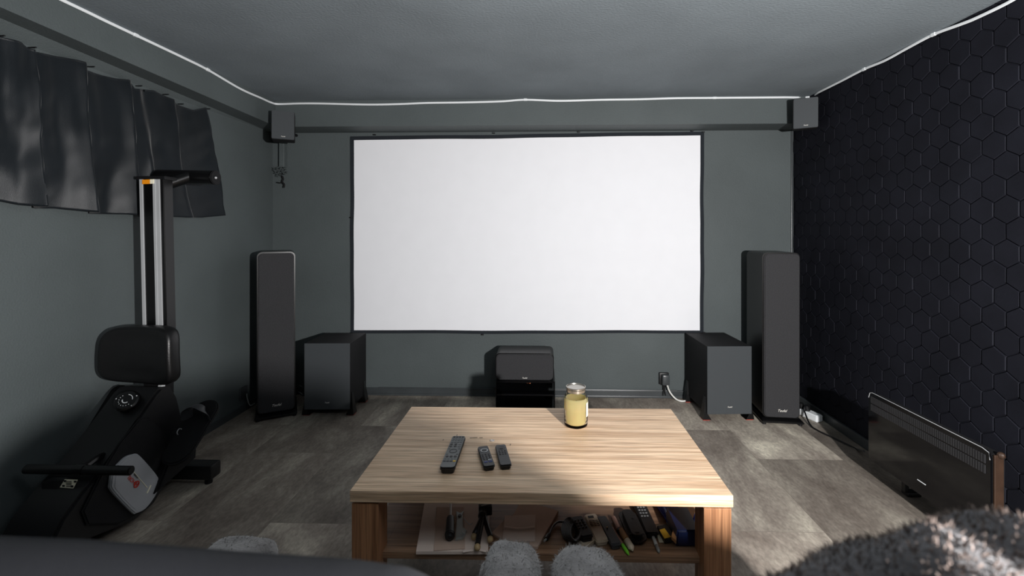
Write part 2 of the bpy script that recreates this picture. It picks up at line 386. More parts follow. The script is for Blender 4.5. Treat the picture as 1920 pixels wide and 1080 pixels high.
# ================================================================ curtain over the left window
top = [(3, 64), (48, 79), (60, 90), (85, 97), (115, 104), (150, 112), (168, 119), (176, 131), (225, 147), (256, 151), (264, 166), (300, 169), (335, 188), (344, 196), (372, 206), (394, 201)]
bot = [(-6, 374), (30, 384), (78, 391), (110, 391), (150, 397), (182, 401), (230, 402), (262, 406), (300, 405), (345, 408), (385, 408), (413, 404)]
XCW = XL+.045
def interp(lst, u):
    x = lst[0][0]+(lst[-1][0]-lst[0][0])*u
    for a, c in zip(lst, lst[1:]):
        if a[0] <= x <= c[0]: return (x, a[1]+(c[1]-a[1])*(x-a[0])/(c[0]-a[0]))
    return lst[-1]
folds = [(.19, .045, 1), (.43, .05, 1), (.645, .05, 1), (.72, .03, 1), (.87, .035, 1)]
b = B(); NU, NV = 180, 60; g = []
for j in range(NV+1):
    v = j/NV; r_ = []
    for i in range(NU+1):
        u = i/NU; a = interp(top, u); c = interp(bot, u)
        p = PX(a[0]+(c[0]-a[0])*v, a[1]+(c[1]-a[1])*v, XCW)
        x = 0; fb = (-.05, .19, .43, .645, .725, .87, 1.06); uu = u+.012*math.sin(v*3.2+u*30)
        for fa, fc in zip(fb, fb[1:]):
            if fa <= uu < fc:
                tt = (uu-fa)/(fc-fa); dr = .030/(fc-fa)
                x = (.085*(fc-fa)/.24+.010)*(.35+.65*v)*((tt/(1-dr))**1.9 if tt < 1-dr else .5+.5*math.cos(PI*(tt-1+dr)/dr)) - .02
        x += .012*noise.noise(Vector((u*9, v*2.5, 3)))+.008*noise.noise(Vector((u*16, v*2.5, 9)))+.004*noise.noise(Vector((u*13+v*6, v*7, 1)))+.014*max(0, v-.9)*math.sin(u*40)
        x -= .012*(1-v)**3
        p.x = max(XCW+x-.005, XL+.006); r_.append(b.verts.new(p))
    g.append(r_)
for j in range(NV):
    for i in range(NU): b.faces.new((g[j][i], g[j][i+1], g[j+1][i+1], g[j+1][i]))
bmesh.ops.solidify(b, geom=b.faces[:], thickness=.002)
base = PX(200, 400, XL+.03); t = thing('curtain', 'short black satin curtain pinned high on the left wall', 'curtain', base)
obj('cloth', b, 'curtain', t, smooth=True, base=base, angle=2)
for x, y in ((3, 66), (62, 88), (172, 124), (236, 149), (262, 160), (312, 176), (340, 194), (390, 203)):
    p = PX(x, y+1, XL+.02); b = B(); cyl(b, (XL, p.y, p.z), (XL+.03, p.y, p.z), .003, n=8); ball(b, (XL+.031, p.y, p.z), .003, n=8); obj('pin', b, 'black', t, smooth=True, base=base)

# ================================================================ loudspeakers
def logo(parent, x, y, z, size, m='logo', s_='Teufel'):
    bm = text_bm(s_, size, .0006, .35); xf(bm, FRONT(x, y, z)); return obj('logo', bm, m, parent)
def tower(loc, rz, wd, label):
    t = thing('floor_speaker', label, 'speaker', loc, rz, 'floor standing speakers')
    h0, h1, dp = .035, 1.065, .30
    b = B(); prism(b, [(x, .012, z) for x, z in rrect(wd, h1-h0, .03, 6, 0, (h0+h1)/2)], (0, dp-.012, 0), bev=.004); obj('cabinet', b, 'lacquer', t, smooth=True)
    b = B(); prism(b, [(x, 0, z) for x, z in rrect(wd-.014, h1-h0-.016, .026, 6, 0, (h0+h1)/2)], (0, .014, 0), bev=.005); obj('grille', b, 'grille', t, smooth=True)
    b = B()
    prism(b, [(-wd/2-.012, -.018, .012), (wd/2+.012, -.018, .012), (wd/2+.012, dp+.01, .012), (-wd/2-.012, dp+.01, .012)], (0, 0, .012), bev=.003)
    prism(b, [(-wd/2-.010, -.014, .024), (wd/2+.010, -.014, .024), (wd/2, .01, .036), (-wd/2, .01, .036)], (0, .25, 0))
    obj('base_plate', b, 'lacquer', t)
    for sx in (-1, 1):
        for yy in (.0, dp-.02):
            b = B(); cyl(b, (sx*(wd/2-.005), yy, 0), (sx*(wd/2-.005), yy, .014), .012, n=16); obj('foot', b, 'black', t)
    logo(t, 0, -.001, .085, .021)
    return t
pl = PZ(480, 791, 0); pr = PZ(555, 778, 0); ang = math.atan2(pr.y-pl.y, pr.x-pl.x)
tower((pl+pr)/2+Vector((0, .0, 0)), ang, .215, 'tall black floor speaker in the left corner, toed in beside a subwoofer')
pl = PZ(1430, 793, 0); pr = PZ(1503, 799, 0); ang = math.atan2(pr.y-pl.y, pr.x-pl.x)
tower((pl+pr)/2, max(ang, -.10), (pr-pl).length, 'tall black floor speaker in front of the hexagon wall')
def sub(loc, rz, wd, label, dp=.36):
    t = thing('subwoofer', label, 'subwoofer', loc, rz, 'cube subwoofers')
    z0, z1 = .045, .472
    b = B(); box(b, (-wd/2, .006, z0), (wd/2, dp, z1), .003); obj('cabinet', b, 'matt', t)
    b = B(); box(b, (-wd/2, 0, z0), (wd/2, .008, z1), .0015); obj('front_panel', b, 'subfront', t)
    for sx in (-1, 1):
        for y0 in (.01, dp-.075):
            b = B(); x0 = sx*wd/2
            prism(b, [(x0-sx*.02, y0, z0), (x0, y0+.0, z0), (x0, y0+.012, z0+.085), (x0, y0+.045, z0+.085), (x0, y0+.06, z0)], (0, 0, 0)) if False else None
            t2 = bmesh.new()
            lo_ = [(x0-sx*.03, y0), (x0+sx*.022, y0), (x0+sx*.022, y0+.06), (x0-sx*.03, y0+.06)]
            hi_ = [(x0, y0+.018), (x0+sx*.004, y0+.018), (x0+sx*.004, y0+.042), (x0, y0+.042)]
            mid = [(x0, y0+.004), (x0+sx*.014, y0+.004), (x0+sx*.014, y0+.056), (x0, y0+.056)]
            A_ = [t2.verts.new((x, y, .006)) for x, y in lo_]; Bm = [t2.verts.new((x, y, z0+.01)) for x, y in mid]; Cc = [t2.verts.new((x, y, z0+.10)) for x, y in hi_]
            for P0, P1 in ((A_, Bm), (Bm, Cc)):
                for k in range(4): t2.faces.new((P0[k], P0[(k+1) % 4], P1[(k+1) % 4], P1[k]))
            t2.faces.new(A_); t2.faces.new(Cc); merge(b, t2)
            f_ = obj('foot', b, 'lacquer', t)
            b = B(); box(b, (min(x0-sx*.025, x0+sx*.02), y0+.008, 0), (max(x0-sx*.025, x0+sx*.02), y0+.05, .007), .001); obj('rubber_pad', b, 'red', f_)
    logo(t, 0, -.001, z0+.045, .012)
    return t
p = (PZ(570, 781, 0)+PZ(656, 781, 0))/2
sub(p, math.radians(2), .292, 'black cube subwoofer to the left of the projection screen', .30)
p = (PZ(1325, 790, 0)+PZ(1411, 790, 0))/2
sub(p, math.radians(3), .282, 'black cube subwoofer to the right of the projection screen', .385)
# centre speaker on its stand
p = (PY(930, 772, 2.97)+PY(1040, 772, 2.97))/2
t = thing('speaker_stand', 'low glossy black shelf stand under the centre speaker', 'stand', (p.x, 2.97, 0))
hz = .215
for z, nm in ((hz-.012, 'top_board'), (.118, 'shelf'), (.012, 'bottom_board')):
    b = B(); box(b, (-.195, 0, z), (.195, .28, z+.012), .002); obj(nm, b, 'gloss', t)
for sx in (-1, 1):
    b = B(); box(b, (sx*.195-.006 if sx > 0 else -.195, .0, 0), (.195 if sx > 0 else -.189, .28, hz-.012), .001); obj('side_panel', b, 'gloss', t)
ct = thing('centre_speaker', 'wide black centre speaker lying on the low stand below the screen', 'speaker', (p.x-.005, 2.97, hz))
b = B(); prism(b, [(x, .012, z) for x, z in rrect(.385, .177, .03, 6, 0, .0905)], (0, .19, 0), bev=.004); obj('cabinet', b, 'lacquer', ct, smooth=True)
b = B(); t2 = bmesh.new(); prism(t2, [(x, 0, z) for x, z in rrect(.374, .168, .028, 6, 0, .0905)], (0, .014, 0), bev=.005); merge(b, t2); obj('grille', b, 'grille', ct, smooth=True)
logo(ct, 0, -.001, .020, .013)
b = B(); tube(b, [(.0, .05, .200), (.01, .035, .19), (.02, .05, .185), (.03, .03, .19), (.035, .05, .200)], .0015); obj('copper_wire', b, 'copper', t, smooth=True)
# wall satellites
def satellite(px0, py0, px1, py1, Y, rz, tilt, label):
    a = PY(px0, py0, Y); c = PY(px1, py1, Y); wd = (c.x-a.x)/1.13; hh = a.z-c.z
    t = thing('wall_speaker', label, 'speaker', ((a.x+c.x)/2, Y, c.z), rz, 'small wall speakers'); t.rotation_euler = (tilt, 0, rz)
    b = B(); prism(b, [(x, .008, z) for x, z in rrect(wd, hh, .008, 4, 0, hh/2)], (0, .09, 0), bev=.003); obj('cabinet', b, 'matt', t, smooth=True)
    b = B(); prism(b, [(x, 0, z) for x, z in rrect(wd-.004, hh-.004, .008, 4, 0, hh/2)], (0, .009, 0), bev=.002); obj('grille', b, 'subfront', t, smooth=True)
    logo(t, 0.0, -.001, .018, .010)
    return t
satellite(509, 207, 552, 261, 2.93, math.radians(27), math.radians(-3), 'small black wall speaker high in the left corner above a cable duct')
satellite(1487, 184, 1534, 240, 2.93, math.radians(-25), math.radians(3), 'small black wall speaker high in the corner by the hexagon wall')
# arms that carry them
for px, py, lab in ((521, 238, 'dark wall bracket behind the left wall speaker'), (1515, 213, 'dark wall bracket behind the right wall speaker')):
    p = PY(px, py, 3.05); b = B(); cyl(b, (p.x, 3.03, p.z-.01), (p.x, D-.005, p.z-.01), .010)
    tg = single('wall_bracket', b, 'matt', lab, 'bracket', (p.x, D, p.z))
# cable duct and rolled cable
p0 = PY(531, 250, D-.02); p1 = PY(531, 314, D-.02)
b = B(); box(b, (p0.x-.018, D-.045, p1.z), (p0.x+.020, D, H+.70), .004)
single('cable_duct', b, 'paint', 'grey painted cable duct on the wall under the left wall speaker', 'cable duct', (p0.x, D, p1.z))
base = PY(528, 325, D-.03)
t = thing('cable_bundle', 'bundle of looped dark cable hanging from the grey cable duct', 'cable', base)
b = B()
for x, y in ((516, 317), (523, 316), (530, 314), (519, 323), (526, 321), (533, 319), (522, 328), (530, 326), (535, 323)):
    p = PY(x, y, D-.035); tube(b, [p+Vector((math.cos(a)*.0125, -.012+.02*(k % 2), math.sin(a)*.0125)) for k, a in enumerate([2*PI*i/10 for i in range(11)])], .0022, n=6)
obj('loops', b, 'paint', t, smooth=True, base=base)
b = B(); tube(b, [PY(x, y, D-.03) for x, y in ((527, 326), (531, 335), (529, 341), (533, 346), (532, 352))], .006, n=8); tube(b, [PY(x, y, D-.03) for x, y in ((519, 342), (526, 343), (531, 341))], .004, n=8)
obj('cable_ends', b, 'matt', t, smooth=True, base=base)

# ================================================================ sockets and cables
p = PY(1246, 711, D-.03)
t = thing('wall_socket', 'black wall socket with a plug in it left of the right subwoofer', 'socket', (p.x, D, p.z))
b = B(); box(b, (-.035, -.022, -.042), (.035, 0, .042), .006); obj('socket_plate', b, 'black', t, smooth=True)
b = B(); box(b, (-.022, -.062, -.036), (.030, -.02, .036), .008); obj('plug', b, 'skirt', t, smooth=True)
p2 = [Vector((p.x+.014, D-.05, p.z-.036)), PY(1256, 735, D-.05), PY(1266, 747, D-.06), Vector((0, 0, 0)), PZ(1290, 751, .008)]
p2[3] = PZ(1277, 752, .006)
b = B(); tube(b, p2, .0055); single('power_cable', b, 'cable_w', 'white power cable hanging from the wall socket behind the right subwoofer', 'cable', (p.x, D-.05, 0), smooth=True)
b = B(); q0 = Vector((p.x-.006, D-.03, p.z-.03)); tube(b, [q0, q0+Vector((0, 0, -.05)), q0+Vector((-.005, -.005, -.085))], .004); tube(b, [q0+Vector((.008, 0, 0)), q0+Vector((.008, 0, -.05)), q0+Vector((.014, -.005, -.085))], .003)
single('short_cable', b, 'black', 'short dark cable dangling below the black wall socket', 'cable', q0, smooth=True)
b = B(); tube(b, [(-1.2, D-.018, .058), (-.6, D-.017, .056), (0, D-.018, .058), (.6, D-.017, .056), (.95, D-.018, .057)], .0035); single('wall_cable', b, 'skirt', 'thin grey cable running along the top of the back skirting board', 'cable', (0, D-.018, .056), smooth=True)
# left corner plug and cable, cables between tower and sub
pp = PX(460, 738, XL+.02); b = B()
box(b, (XL, pp.y-.035, pp.z-.035), (XL+.012, pp.y+.035, pp.z+.045), .003)
single('corner_socket', b, 'skirt', 'grey wall socket low on the left wall behind the floor speaker', 'socket', (XL, pp.y, pp.z))
b = B(); tube(b, [pp+Vector((.01, 0, 0)), PX(464, 748, XL+.04), PX(469, 760, XL+.06), PX(478, 756, XL+.08)], .004); single('speaker_cable', b, 'greyplas', 'thin grey cable from the low left wall socket to the floor speaker', 'cable', (XL+.03, pp.y, 0), smooth=True)
b = B(); tube(b, [PY(552, 726, 3.2), PY(560, 723, 3.2), PY(568, 727, 3.2), PY(574, 726, 3.2)], .005); tube(b, [PY(552, 742, 3.18), PY(560, 736, 3.18), PY(568, 741, 3.18), PY(575, 738, 3.18)], .006)
single('link_cable', b, 'skirt', 'dark cables between the left floor speaker and the left subwoofer', 'cable', PY(563, 732, 3.2), smooth=True)
# power strip by the right wall
pa = PZ(1478, 760, .02); pb = PZ(1538, 786, .02); dd = pb-pa; an = math.atan2(dd.y, dd.x); mid = (pa+pb)/2
t = thing('power_strip', 'white power strip on the floor by the right skirting board', 'power strip', (mid.x, mid.y, 0), an)
L_ = dd.length
b = B(); rbox(b, L_, .055, .042, .012, .006); obj('body', b, 'white', t, smooth=True)
for i, (k, m_) in enumerate(((.08, 'white'), (.35, 'black'), (.62, 'black'))):
    b = B(); xx = -L_/2+.05+k*(L_-.08); cyl(b, (xx, -.004, .04), (xx, -.01, .075), .019, .016, bev=.003); tube(b, [(xx, -.01, .07), (xx+.004, -.03, .066), (xx+.01, -.04, .05)], .006)
    pg = obj('plug', b, m_, t, smooth=True)
    if m_ == 'black': pg['label'] = 'black plug'
m3 = Matrix.Translation((mid.x, mid.y, 0)) @ Matrix.Rotation(an, 4, 'Z')
st_ = m3 @ Vector((-L_/2+.05+.62*(L_-.08)+.008, -.04, .05))
b = B(); tube(b, [st_, PZ(1519, 796, .012), PZ(1535, 808, .006), PZ(1565, 822, .006), PZ(1590, 834, .006), PZ(1608, 843, .006), PX(1620, 846, 1.60)], .005)
single('heater_cable', b, 'black', 'black cable running over the floor from the power strip to the heater', 'cable', PZ(1560, 820, 0), smooth=True)

# ================================================================ panel heater
HX = 1.55
a0 = PX(1628, 740, HX); a1 = PX(1858, 842, HX); zt = (a0.z+a1.z)/2+.005; zb = .115; ya, yb = a1.y, a0.y
base = Vector((HX+.03, (ya+yb)/2, 0)); t = thing('panel_heater', 'long black glass panel heater standing along the hexagon wall', 'heater', base)
hw = (yb-ya)/2
def hp(y, z, x=0): return (x-.03, y, z)
b = B(); pr_ = rrect(2*hw, zt-zb, .022, 5, 0, (zt+zb)/2)
prism(b, [hp(y, z) for y, z in pr_], (.006, 0, 0), bev=.0015); obj('glass_front', b, 'gloss', t, smooth=True)
b = B(); prism(b, [hp(y, z, .008) for y, z in rrect(2*hw-.01, zt-zb-.02, .01, 4, 0, (zt+zb)/2-.004)], (.045, 0, 0), bev=.002); obj('casing', b, 'matt', t)
b = B(); box(b, (-.020, -hw-.003, zb+.02), (.012, -hw+.004, zt-.012), .002); ball(b, (.002, -hw-.002, zt-.012), .012, n=10); ob = obj('side_cover', b, 'brownside', t); ob['label'] = 'brown side cover'
b = B(); tube(b, [hp(hw-.004, zt-.03, -.001), hp(hw-.012, zt-.006, -.001), hp(hw-.03, zt, -.001), hp(-hw+.03, zt, -.001), hp(-hw+.007, zt-.006, -.001), hp(-hw+.002, zt-.03, -.001)], .0015, n=6, smooth=False); obj('edge_trim', b, 'silver', t, smooth=True)
b = B(); n_ = 56
for r_ in range(2):
    for k in range(n_):
        y = -hw+.022+(2*hw-.044)*k/(n_-1); z = zt-.020-r_*.036
        box(b, (-.0325, y-.0032, z-.030), (-.0295, y+.0032, z), 0)
obj('grille', b, 'slot', t)
b = B(); yk = PX(1824, 935, HX).y-base.y
for k in range(13):
    pass
tube(b, [(-.0315, yk-.022, .14)]+[(-.0315, yk-.022*math.cos(a), .17+.022*math.sin(a)) for a in [PI*i/8 for i in range(9)]]+[(-.0315, yk+.022, .14)], .0012, n=6, smooth=False)
obj('control_outline', b, 'darkplas', t)
for dy in (-.010, .008):
    b = B(); box(b, (-.034, yk+dy-.006, .145), (-.030, yk+dy+.006, .165), .001); obj('switch', b, 'black', t)
pm = PX(1728, 904, HX); b = B(); box(b, (-.0315, pm.y-base.y-.02, pm.z-.0015), (-.0300, pm.y-base.y+.02, pm.z+.0015)); obj('logo', b, 'white', t)
for yy in (-hw+.1, hw-.1):
    b = B(); box(b, (.060, yy-.02, 0), (.125, yy+.02, .02), .005); box(b, (.055, yy-.010, .015), (.075, yy+.010, zb+.06), .002); box(b, (.02, yy-.010, zb+.03), (.065, yy+.010, zb+.06), .002); obj('foot', b, 'black', t)

# ================================================================ coffee table
TZ = .45
c_tl, c_tr, c_br, c_bl = PZ(757, 762, TZ), PZ(1250, 767, TZ), PZ(1387, 929, TZ), PZ(677, 921, TZ)
ctr = (c_tl+c_tr+c_br+c_bl)/4; wv = ((c_tr-c_tl)+(c_br-c_bl))/2; TW = wv.length; TD = ((c_tl-c_bl).length+(c_tr-c_br).length)/2
TA = math.atan2(wv.y, wv.x); TD = ((((c_tl+c_tr)-(c_bl+c_br))/2)).dot(Vector((-math.sin(TA), math.cos(TA), 0)))
print('TABLE', ctr, TW, TD, math.degrees(TA), 'tower', pl)
t = thing('coffee_table', 'light oak coffee table with square legs and a lower shelf', 'table', (ctr.x, ctr.y, 0), TA)
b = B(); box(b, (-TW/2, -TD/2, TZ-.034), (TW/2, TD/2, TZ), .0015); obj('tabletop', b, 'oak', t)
LW = .078; ins = .004
for sx in (-1, 1):
    for sy in (-1, 1):
        x0 = sx*(TW/2-ins-LW/2); y0 = sy*(TD/2-ins-LW/2); b = B()
        box(b, (x0-LW/2, y0-LW/2, 0), (x0+LW/2, y0+LW/2, TZ-.040), .001); box(b, (x0-LW/2+.006, y0-LW/2+.006, TZ-.042), (x0+LW/2-.006, y0+LW/2-.006, TZ-.033), 0)
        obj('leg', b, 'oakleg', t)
SZ = .245
b = B(); box(b, (-TW/2+LW+ins, -TD/2+.04, SZ-.020), (TW/2-LW-ins, TD/2-.04, SZ), .001)
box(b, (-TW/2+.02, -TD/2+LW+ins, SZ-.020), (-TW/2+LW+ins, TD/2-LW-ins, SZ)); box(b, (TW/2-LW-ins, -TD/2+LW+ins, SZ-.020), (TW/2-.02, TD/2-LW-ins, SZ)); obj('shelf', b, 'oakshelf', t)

# ---- things on the tabletop
def lay(x0, y0, x1, y1, z):
    """axis between two pixels on the plane z -> (centre, length, rotation that brings +Y along the axis)"""
    a = PZ(x0, y0, z); c = PZ(x1, y1, z); d = c-a
    return (a+c)/2, d.length, math.atan2(d.y, d.x)-PI/2
def remote(name, label, z, p0, p1, wd, hh, body, keys, tilt=True, face=None, grp=None, cat='remote control'):
    c, L, a = lay(*p0, *p1, z)
    t = thing(name, label, cat, (c.x, c.y, z), a, grp)
    b = B(); rbox(b, wd*.86, L*.97, hh*.6, wd*.2, .003); rbox(b, wd, L, hh*.55, wd*.22, .003, z0=hh*.45); obj('body', b, body, t, smooth=True)
    if face: b = B(); rbox(b, wd-.003, L-.003, .0012, wd*.2, 0, z0=hh-.0002); obj('face', b, face, t, smooth=True)
    for (u, v, kw, kh, m_, rd) in keys:
        b = B()
        if rd: cyl(b, (u*wd/2, v*L/2, hh), (u*wd/2, v*L/2, hh+.0022), kw/2, n=16)
        else: box(b, (u*wd/2-kw/2, v*L/2-kh/2, hh), (u*wd/2+kw/2, v*L/2+kh/2, hh+.0022), .0008)
        obj('button', b, m_, t)
    return t, L, hh
k = []
for r_, v in enumerate((.90, .78, .66, .54)):
    for u in (-.62, -.2, .22, .64): k.append((u, v, .008, .006, 'black' if r_ == 0 else 'greyplas', False))
for u, m_ in ((-.62, 'black'), (0, 'black'), (.6, 'greyplas')): k += [(u, .40, .010, .009, m_, True), (u, .27, .010, .008, m_, True)]
for u, v in ((-.7, .12), (.7, .12), (-.7, -.22), (.7, -.22)): k.append((u, v, .007, .005, 'greyplas', True))
for u in (-.55, 0, .55): k.append((u, -.38, .010, .008, 'black', True))
for u in (-.65, -.22, .22, .65): k.append((u, -.52, .007, .004, 'greyplas', False))
for u, m_ in ((-.65, 'green'), (-.22, 'red'), (.22, 'bluekey'), (.65, 'yellow')): k.append((u, -.65, .009, .007, m_ if m_ == 'yellow' else 'darkplas', False))
tr, L, hh = remote('remote_control', 'long grey remote control full of buttons lying on the table', TZ, (838, 890), (861, 829), .048, .022, 'black', k, face='greyplas')
b = B(); lathe(b, [(.013, hh), (.013, hh+.002), (.0105, hh+.002), (.0105, hh)], n=24); bmesh.ops.translate(b, verts=b.verts, vec=(0, -.04*L/2, 0)); obj('ring_key', b, 'darkplas', tr)
k = [(0, .52, .012, .012, 'darkplas', True)]
for v in (.12, -.05, -.2, -.35):
    for u in (-.55, 0, .55): k.append((u, v, .006, .0055, 'black', True))
for u in (-.4, .4): k.append((u, -.62, .012, .006, 'bluekey', False))
tr, L, hh = remote('streaming_remote', 'small black remote with a silver ring, middle of the three on the table', TZ, (918, 884), (905, 846), .037, .017, 'black', k, face='darkplas')
b = B(); lathe(b, [(.0125, hh), (.0125, hh+.002), (.0095, hh+.002), (.0095, hh)], n=24); bmesh.ops.translate(b, verts=b.verts, vec=(0, .52*L/2, 0)); rg = obj('ring_key', b, 'silver', tr); rg['label'] = 'silver ring key'
b = B(); box(b, (.002, -.47*L/2, hh+.001), (.013, -.44*L/2, hh+.0022)); obj('white_mark', b, 'white', tr)
k = [(0, .62, .012, .012, 'black', True)]
for v in (.34, .18, .02):
    for u in (-.5, 0, .5): k.append((u, v, .006, .005, 'black', True))
tr, L, hh = remote('streaming_remote', 'small plain black remote, nearest the candle jar of the three', TZ, (949, 882), (938, 843), .037, .017, 'black', k, face='darkplas')
b = B(); lathe(b, [(.0125, hh), (.0125, hh+.0015), (.0105, hh+.0015), (.0105, hh)], n=24); bmesh.ops.translate(b, verts=b.verts, vec=(0, .62*L/2, 0)); obj('ring_key', b, 'black', tr)
# crumbs and a ring pull
p = PZ(923, 827, TZ); b = B(); tube(b, [p+Vector((.007*math.cos(a), .005*math.sin(a), .002)) for a in [2*PI*i/12 for i in range(13)]], .0012, n=6)
single('metal_ring', b, 'silver', 'tiny metal ring lying on the table behind the small remotes', 'ring', p, smooth=True)
for x, y, l_ in ((888, 821, .014), (902, 821, .006), (857, 816, .003), (831, 825, .003), (957, 834, .005)):
    p = PZ(x, y, TZ); b = B(); box(b, (-l_, -.001, 0), (l_, .001, .0012), .0004, mtx=Matrix.Translation(p) @ Matrix.Rotation(random.random()*.3 if l_ > .005 else 1.4, 4, 'Z'))
    single('crumb', b, 'black', 'dark crumbs scattered on the tabletop behind the remotes', 'crumb', p, group='crumbs on the tabletop')
# candle jar
p = PZ(1081, 804, TZ); JX = Vector((p.x, p.y+.035, TZ))
t = thing('candle_jar', 'glass jar of cream wax with a metal lid on the table', 'jar', JX)
R_ = .046; JH = .142
b = B(); lathe(b, [(0.0005, 0.0), (R_-.008, 0), (R_-.001, .004), (R_, .012), (R_, JH*.74), (R_-.002, JH*.80), (R_-.010, JH*.86), (R_-.012, JH*.90), (R_-.012, JH*.99), (R_-.015, JH*.99), (R_-.015, JH*.88), (R_-.005, JH*.78), (R_-.004, .015), (R_-.010, .008), (.0005, .008)]); obj('glass', b, 'glass', t, smooth=True, angle=1.2)
b = B(); lathe(b, [(.0005, .0085), (R_-.0105, .0085), (R_-.0045, .0165), (R_-.0045, JH*.72), (R_-.006, JH*.765), (R_-.0075, JH*.76), (R_-.0085, JH*.60), (R_-.014, JH*.555), (.0005, JH*.545)]); obj('wax', b, 'wax', t, smooth=True, angle=1.2)
b = B(); lathe(b, [(.0005, JH*1.0), (R_-.012, JH*1.0), (R_-.008, JH*1.02), (R_-.008, JH*1.055), (R_-.010, JH*1.06), (R_-.0115, JH*1.035), (.0005, JH*1.03)])
lathe(b, [(R_-.0115, JH*.93), (R_-.0095, JH*.93), (R_-.009, JH*1.0), (R_-.0115, JH*1.0)]); obj('lid', b, 'steel', t, smooth=True)
b = B(); g = []
for i in range(9):
    a = math.radians(-62+5*i+25); g.append([(math.cos(a)*(R_+.0006), math.sin(a)*(R_+.0006), z) for z in (.042, .095)])
for A_, B_ in zip(g, g[1:]): b.faces.new([b.verts.new(q_) for q_ in (A_[0], B_[0], B_[1], A_[1])])
bmesh.ops.remove_doubles(b, verts=b.verts, dist=1e-5); bmesh.ops.solidify(b, geom=b.faces[:], thickness=-.0005); obj('paper_label', b, 'label', t)
b = B(); cyl(b, (0, 0, JH*.58), (.002, 0, JH*.66), .0015, n=8); obj('wick', b, 'black', t)

# ---- things on the lower shelf (plane z = SZ)
def sheet(name, label, cat, corners, z, th, m, grp=None, fold=None, zz=None):
    zz = z if zz is None else zz
    ps = [PZ(x, y, z) for x, y in corners]; c = sum(ps, Vector())/len(ps); base = Vector((c.x, c.y, z))
    t = thing(name, label, cat, base, 0, grp) if fold else None
    b = B(); prism(b, ps, (0, 0, th), bev=min(.0008, th/3))
    if not fold: return single(name, b, m, label, cat, base, grp)
    obj('sheets', b, m, t, base=base)
    b = B(); tube(b, [PZ(x, y, z)+Vector((0, 0, th+.001)) for x, y in fold], .003, n=8, flat=(.006, .002)); obj('folded_edge', b, m, t, smooth=True, base=base)
    return t
sheet('paper_stack', 'large pale paper folder at the left end of the table shelf', 'paper', [(780, 1040), (800, 925), (920, 925), (915, 1040)], SZ, .010, 'paper', fold=[(868, 1040), (895, 1037), (912, 1040)])
sheet('paper_sheet', 'small paper card lying on the pale paper folder', 'paper', [(813, 1034), (819, 952), (870, 952), (872, 1030)], SZ+.010, .003, 'envelope')
sheet('kraft_envelope', 'large brown envelope lying aslant in the middle of the shelf', 'envelope', [(935, 1020), (978, 940), (1047, 962), (1008, 1030)], SZ, .008, 'envelope')
sheet('kraft_envelope', 'brown folded paper sticking out left of the large envelope', 'envelope', [(921, 1003), (946, 978), (952, 1000), (944, 1016)], SZ, .007, 'envelope')
sheet('paper_slip', 'small creased paper square on top of the large brown envelope', 'paper', [(942, 1016), (946, 968), (1004, 966), (1003, 1016)], SZ+.008, .0025, 'paper', fold=[(946, 991), (972, 994), (1002, 991)])
ZT = SZ+.0135
# screwdriver
c, L, a = lay(843, 1017, 846, 930, ZT+.012); t = thing('screwdriver', 'screwdriver with a black handle and bright shaft on the paper card', 'screwdriver', (c.x, c.y, ZT+.014), a)
b = B(); cyl(b, (0, L*.0, 0), (0, L/2, 0), .0035, n=12); obj('shaft', b, 'white', t, smooth=True)
b = B(); cyl(b, (0, -L*.42, 0), (0, -L*.02, 0), .014, .012, n=14, bev=.004); ball(b, (0, -L*.36, 0), .0155, (1, 1.2, .9)); ball(b, (0, -L*.10, 0), .013, (1, 1.3, .9)); obj('handle', b, 'black', t, smooth=True)
# zinc bracket
c, L, a = lay(862, 1014, 862, 962, ZT); t = thing('metal_bracket', 'small pale metal bracket between the screwdriver and the tripod', 'bracket', (c.x, c.y, ZT), a)
b = B(); prism(b, [(-.013, -L*.5, 0), (.010, -L*.48, 0), (.022, -L*.25, 0), (.010, -L*.12, 0), (.009, L*.36, 0), (.014, L*.5, 0), (.002, L*.42, 0), (-.012, L*.5, 0), (-.009, L*.2, 0)], (0, 0, .008), bev=.001); obj('plate', b, 'metal', t)
b = B(); cyl(b, (0, L*.30, .008), (0, L*.30, .010), .006, n=16); obj('hole_ring', b, 'darkplas', t)
b = B(); tube(b, [(.012, L*.15, .012), (.030, -L*.1, .012), (.040, -L*.15, .02)], .0015, n=6); tube(b, [(.006, -L*.3, .010), (.018, -L*.42, .012)], .0012, n=6); obj('wire', b, 'silver', t, smooth=True)
# mini tripod
def tz(x, y, dz): return PZ(x, y, ZT+dz)
base = tz(908, 985, 0); t = thing('mini_tripod', 'black mini tripod with three tan rubber feet on the shelf papers', 'tripod', base)
b = B(); c1 = tz(910, 953, .03); box(b, (-.022, -.02, -.014), (.022, .02, .014), .004, mtx=Matrix.Translation(c1) @ Matrix.Rotation(.15, 4, 'Z')); cyl(b, c1+Vector((-.004, -.02, 0)), c1+Vector((-.004, -.04, -.002)), .014); ball(b, c1+Vector((-.004, -.036, -.002)), .015); obj('head', b, 'black', t, smooth=True, base=base)
b = B(); tube(b, [c1+Vector((-.012, -.012, .015)), c1+Vector((.004, -.008, .017)), c1+Vector((.014, -.004, .016))], .0018, n=6); obj('lever', b, 'silver', t, smooth=True, base=base)
for ex, ey, mx, my in ((889, 1006, 895, 990), (895, 1026, 899, 1000), (919, 1011, 914, 990)):
    e_ = tz(ex, ey, .010); b = B(); tube(b, [c1+Vector((-.002, -.03, 0)), tz(mx, my, .022), e_+Vector((0, .006, .004))], .008, n=10)
    lg = obj('leg', b, 'black', t, smooth=True, base=base)
    b = B(); ball(b, e_, .0095, (1, 1.1, 1)); ft = obj('rubber_foot', b, 'tan', lg, smooth=True, base=base)
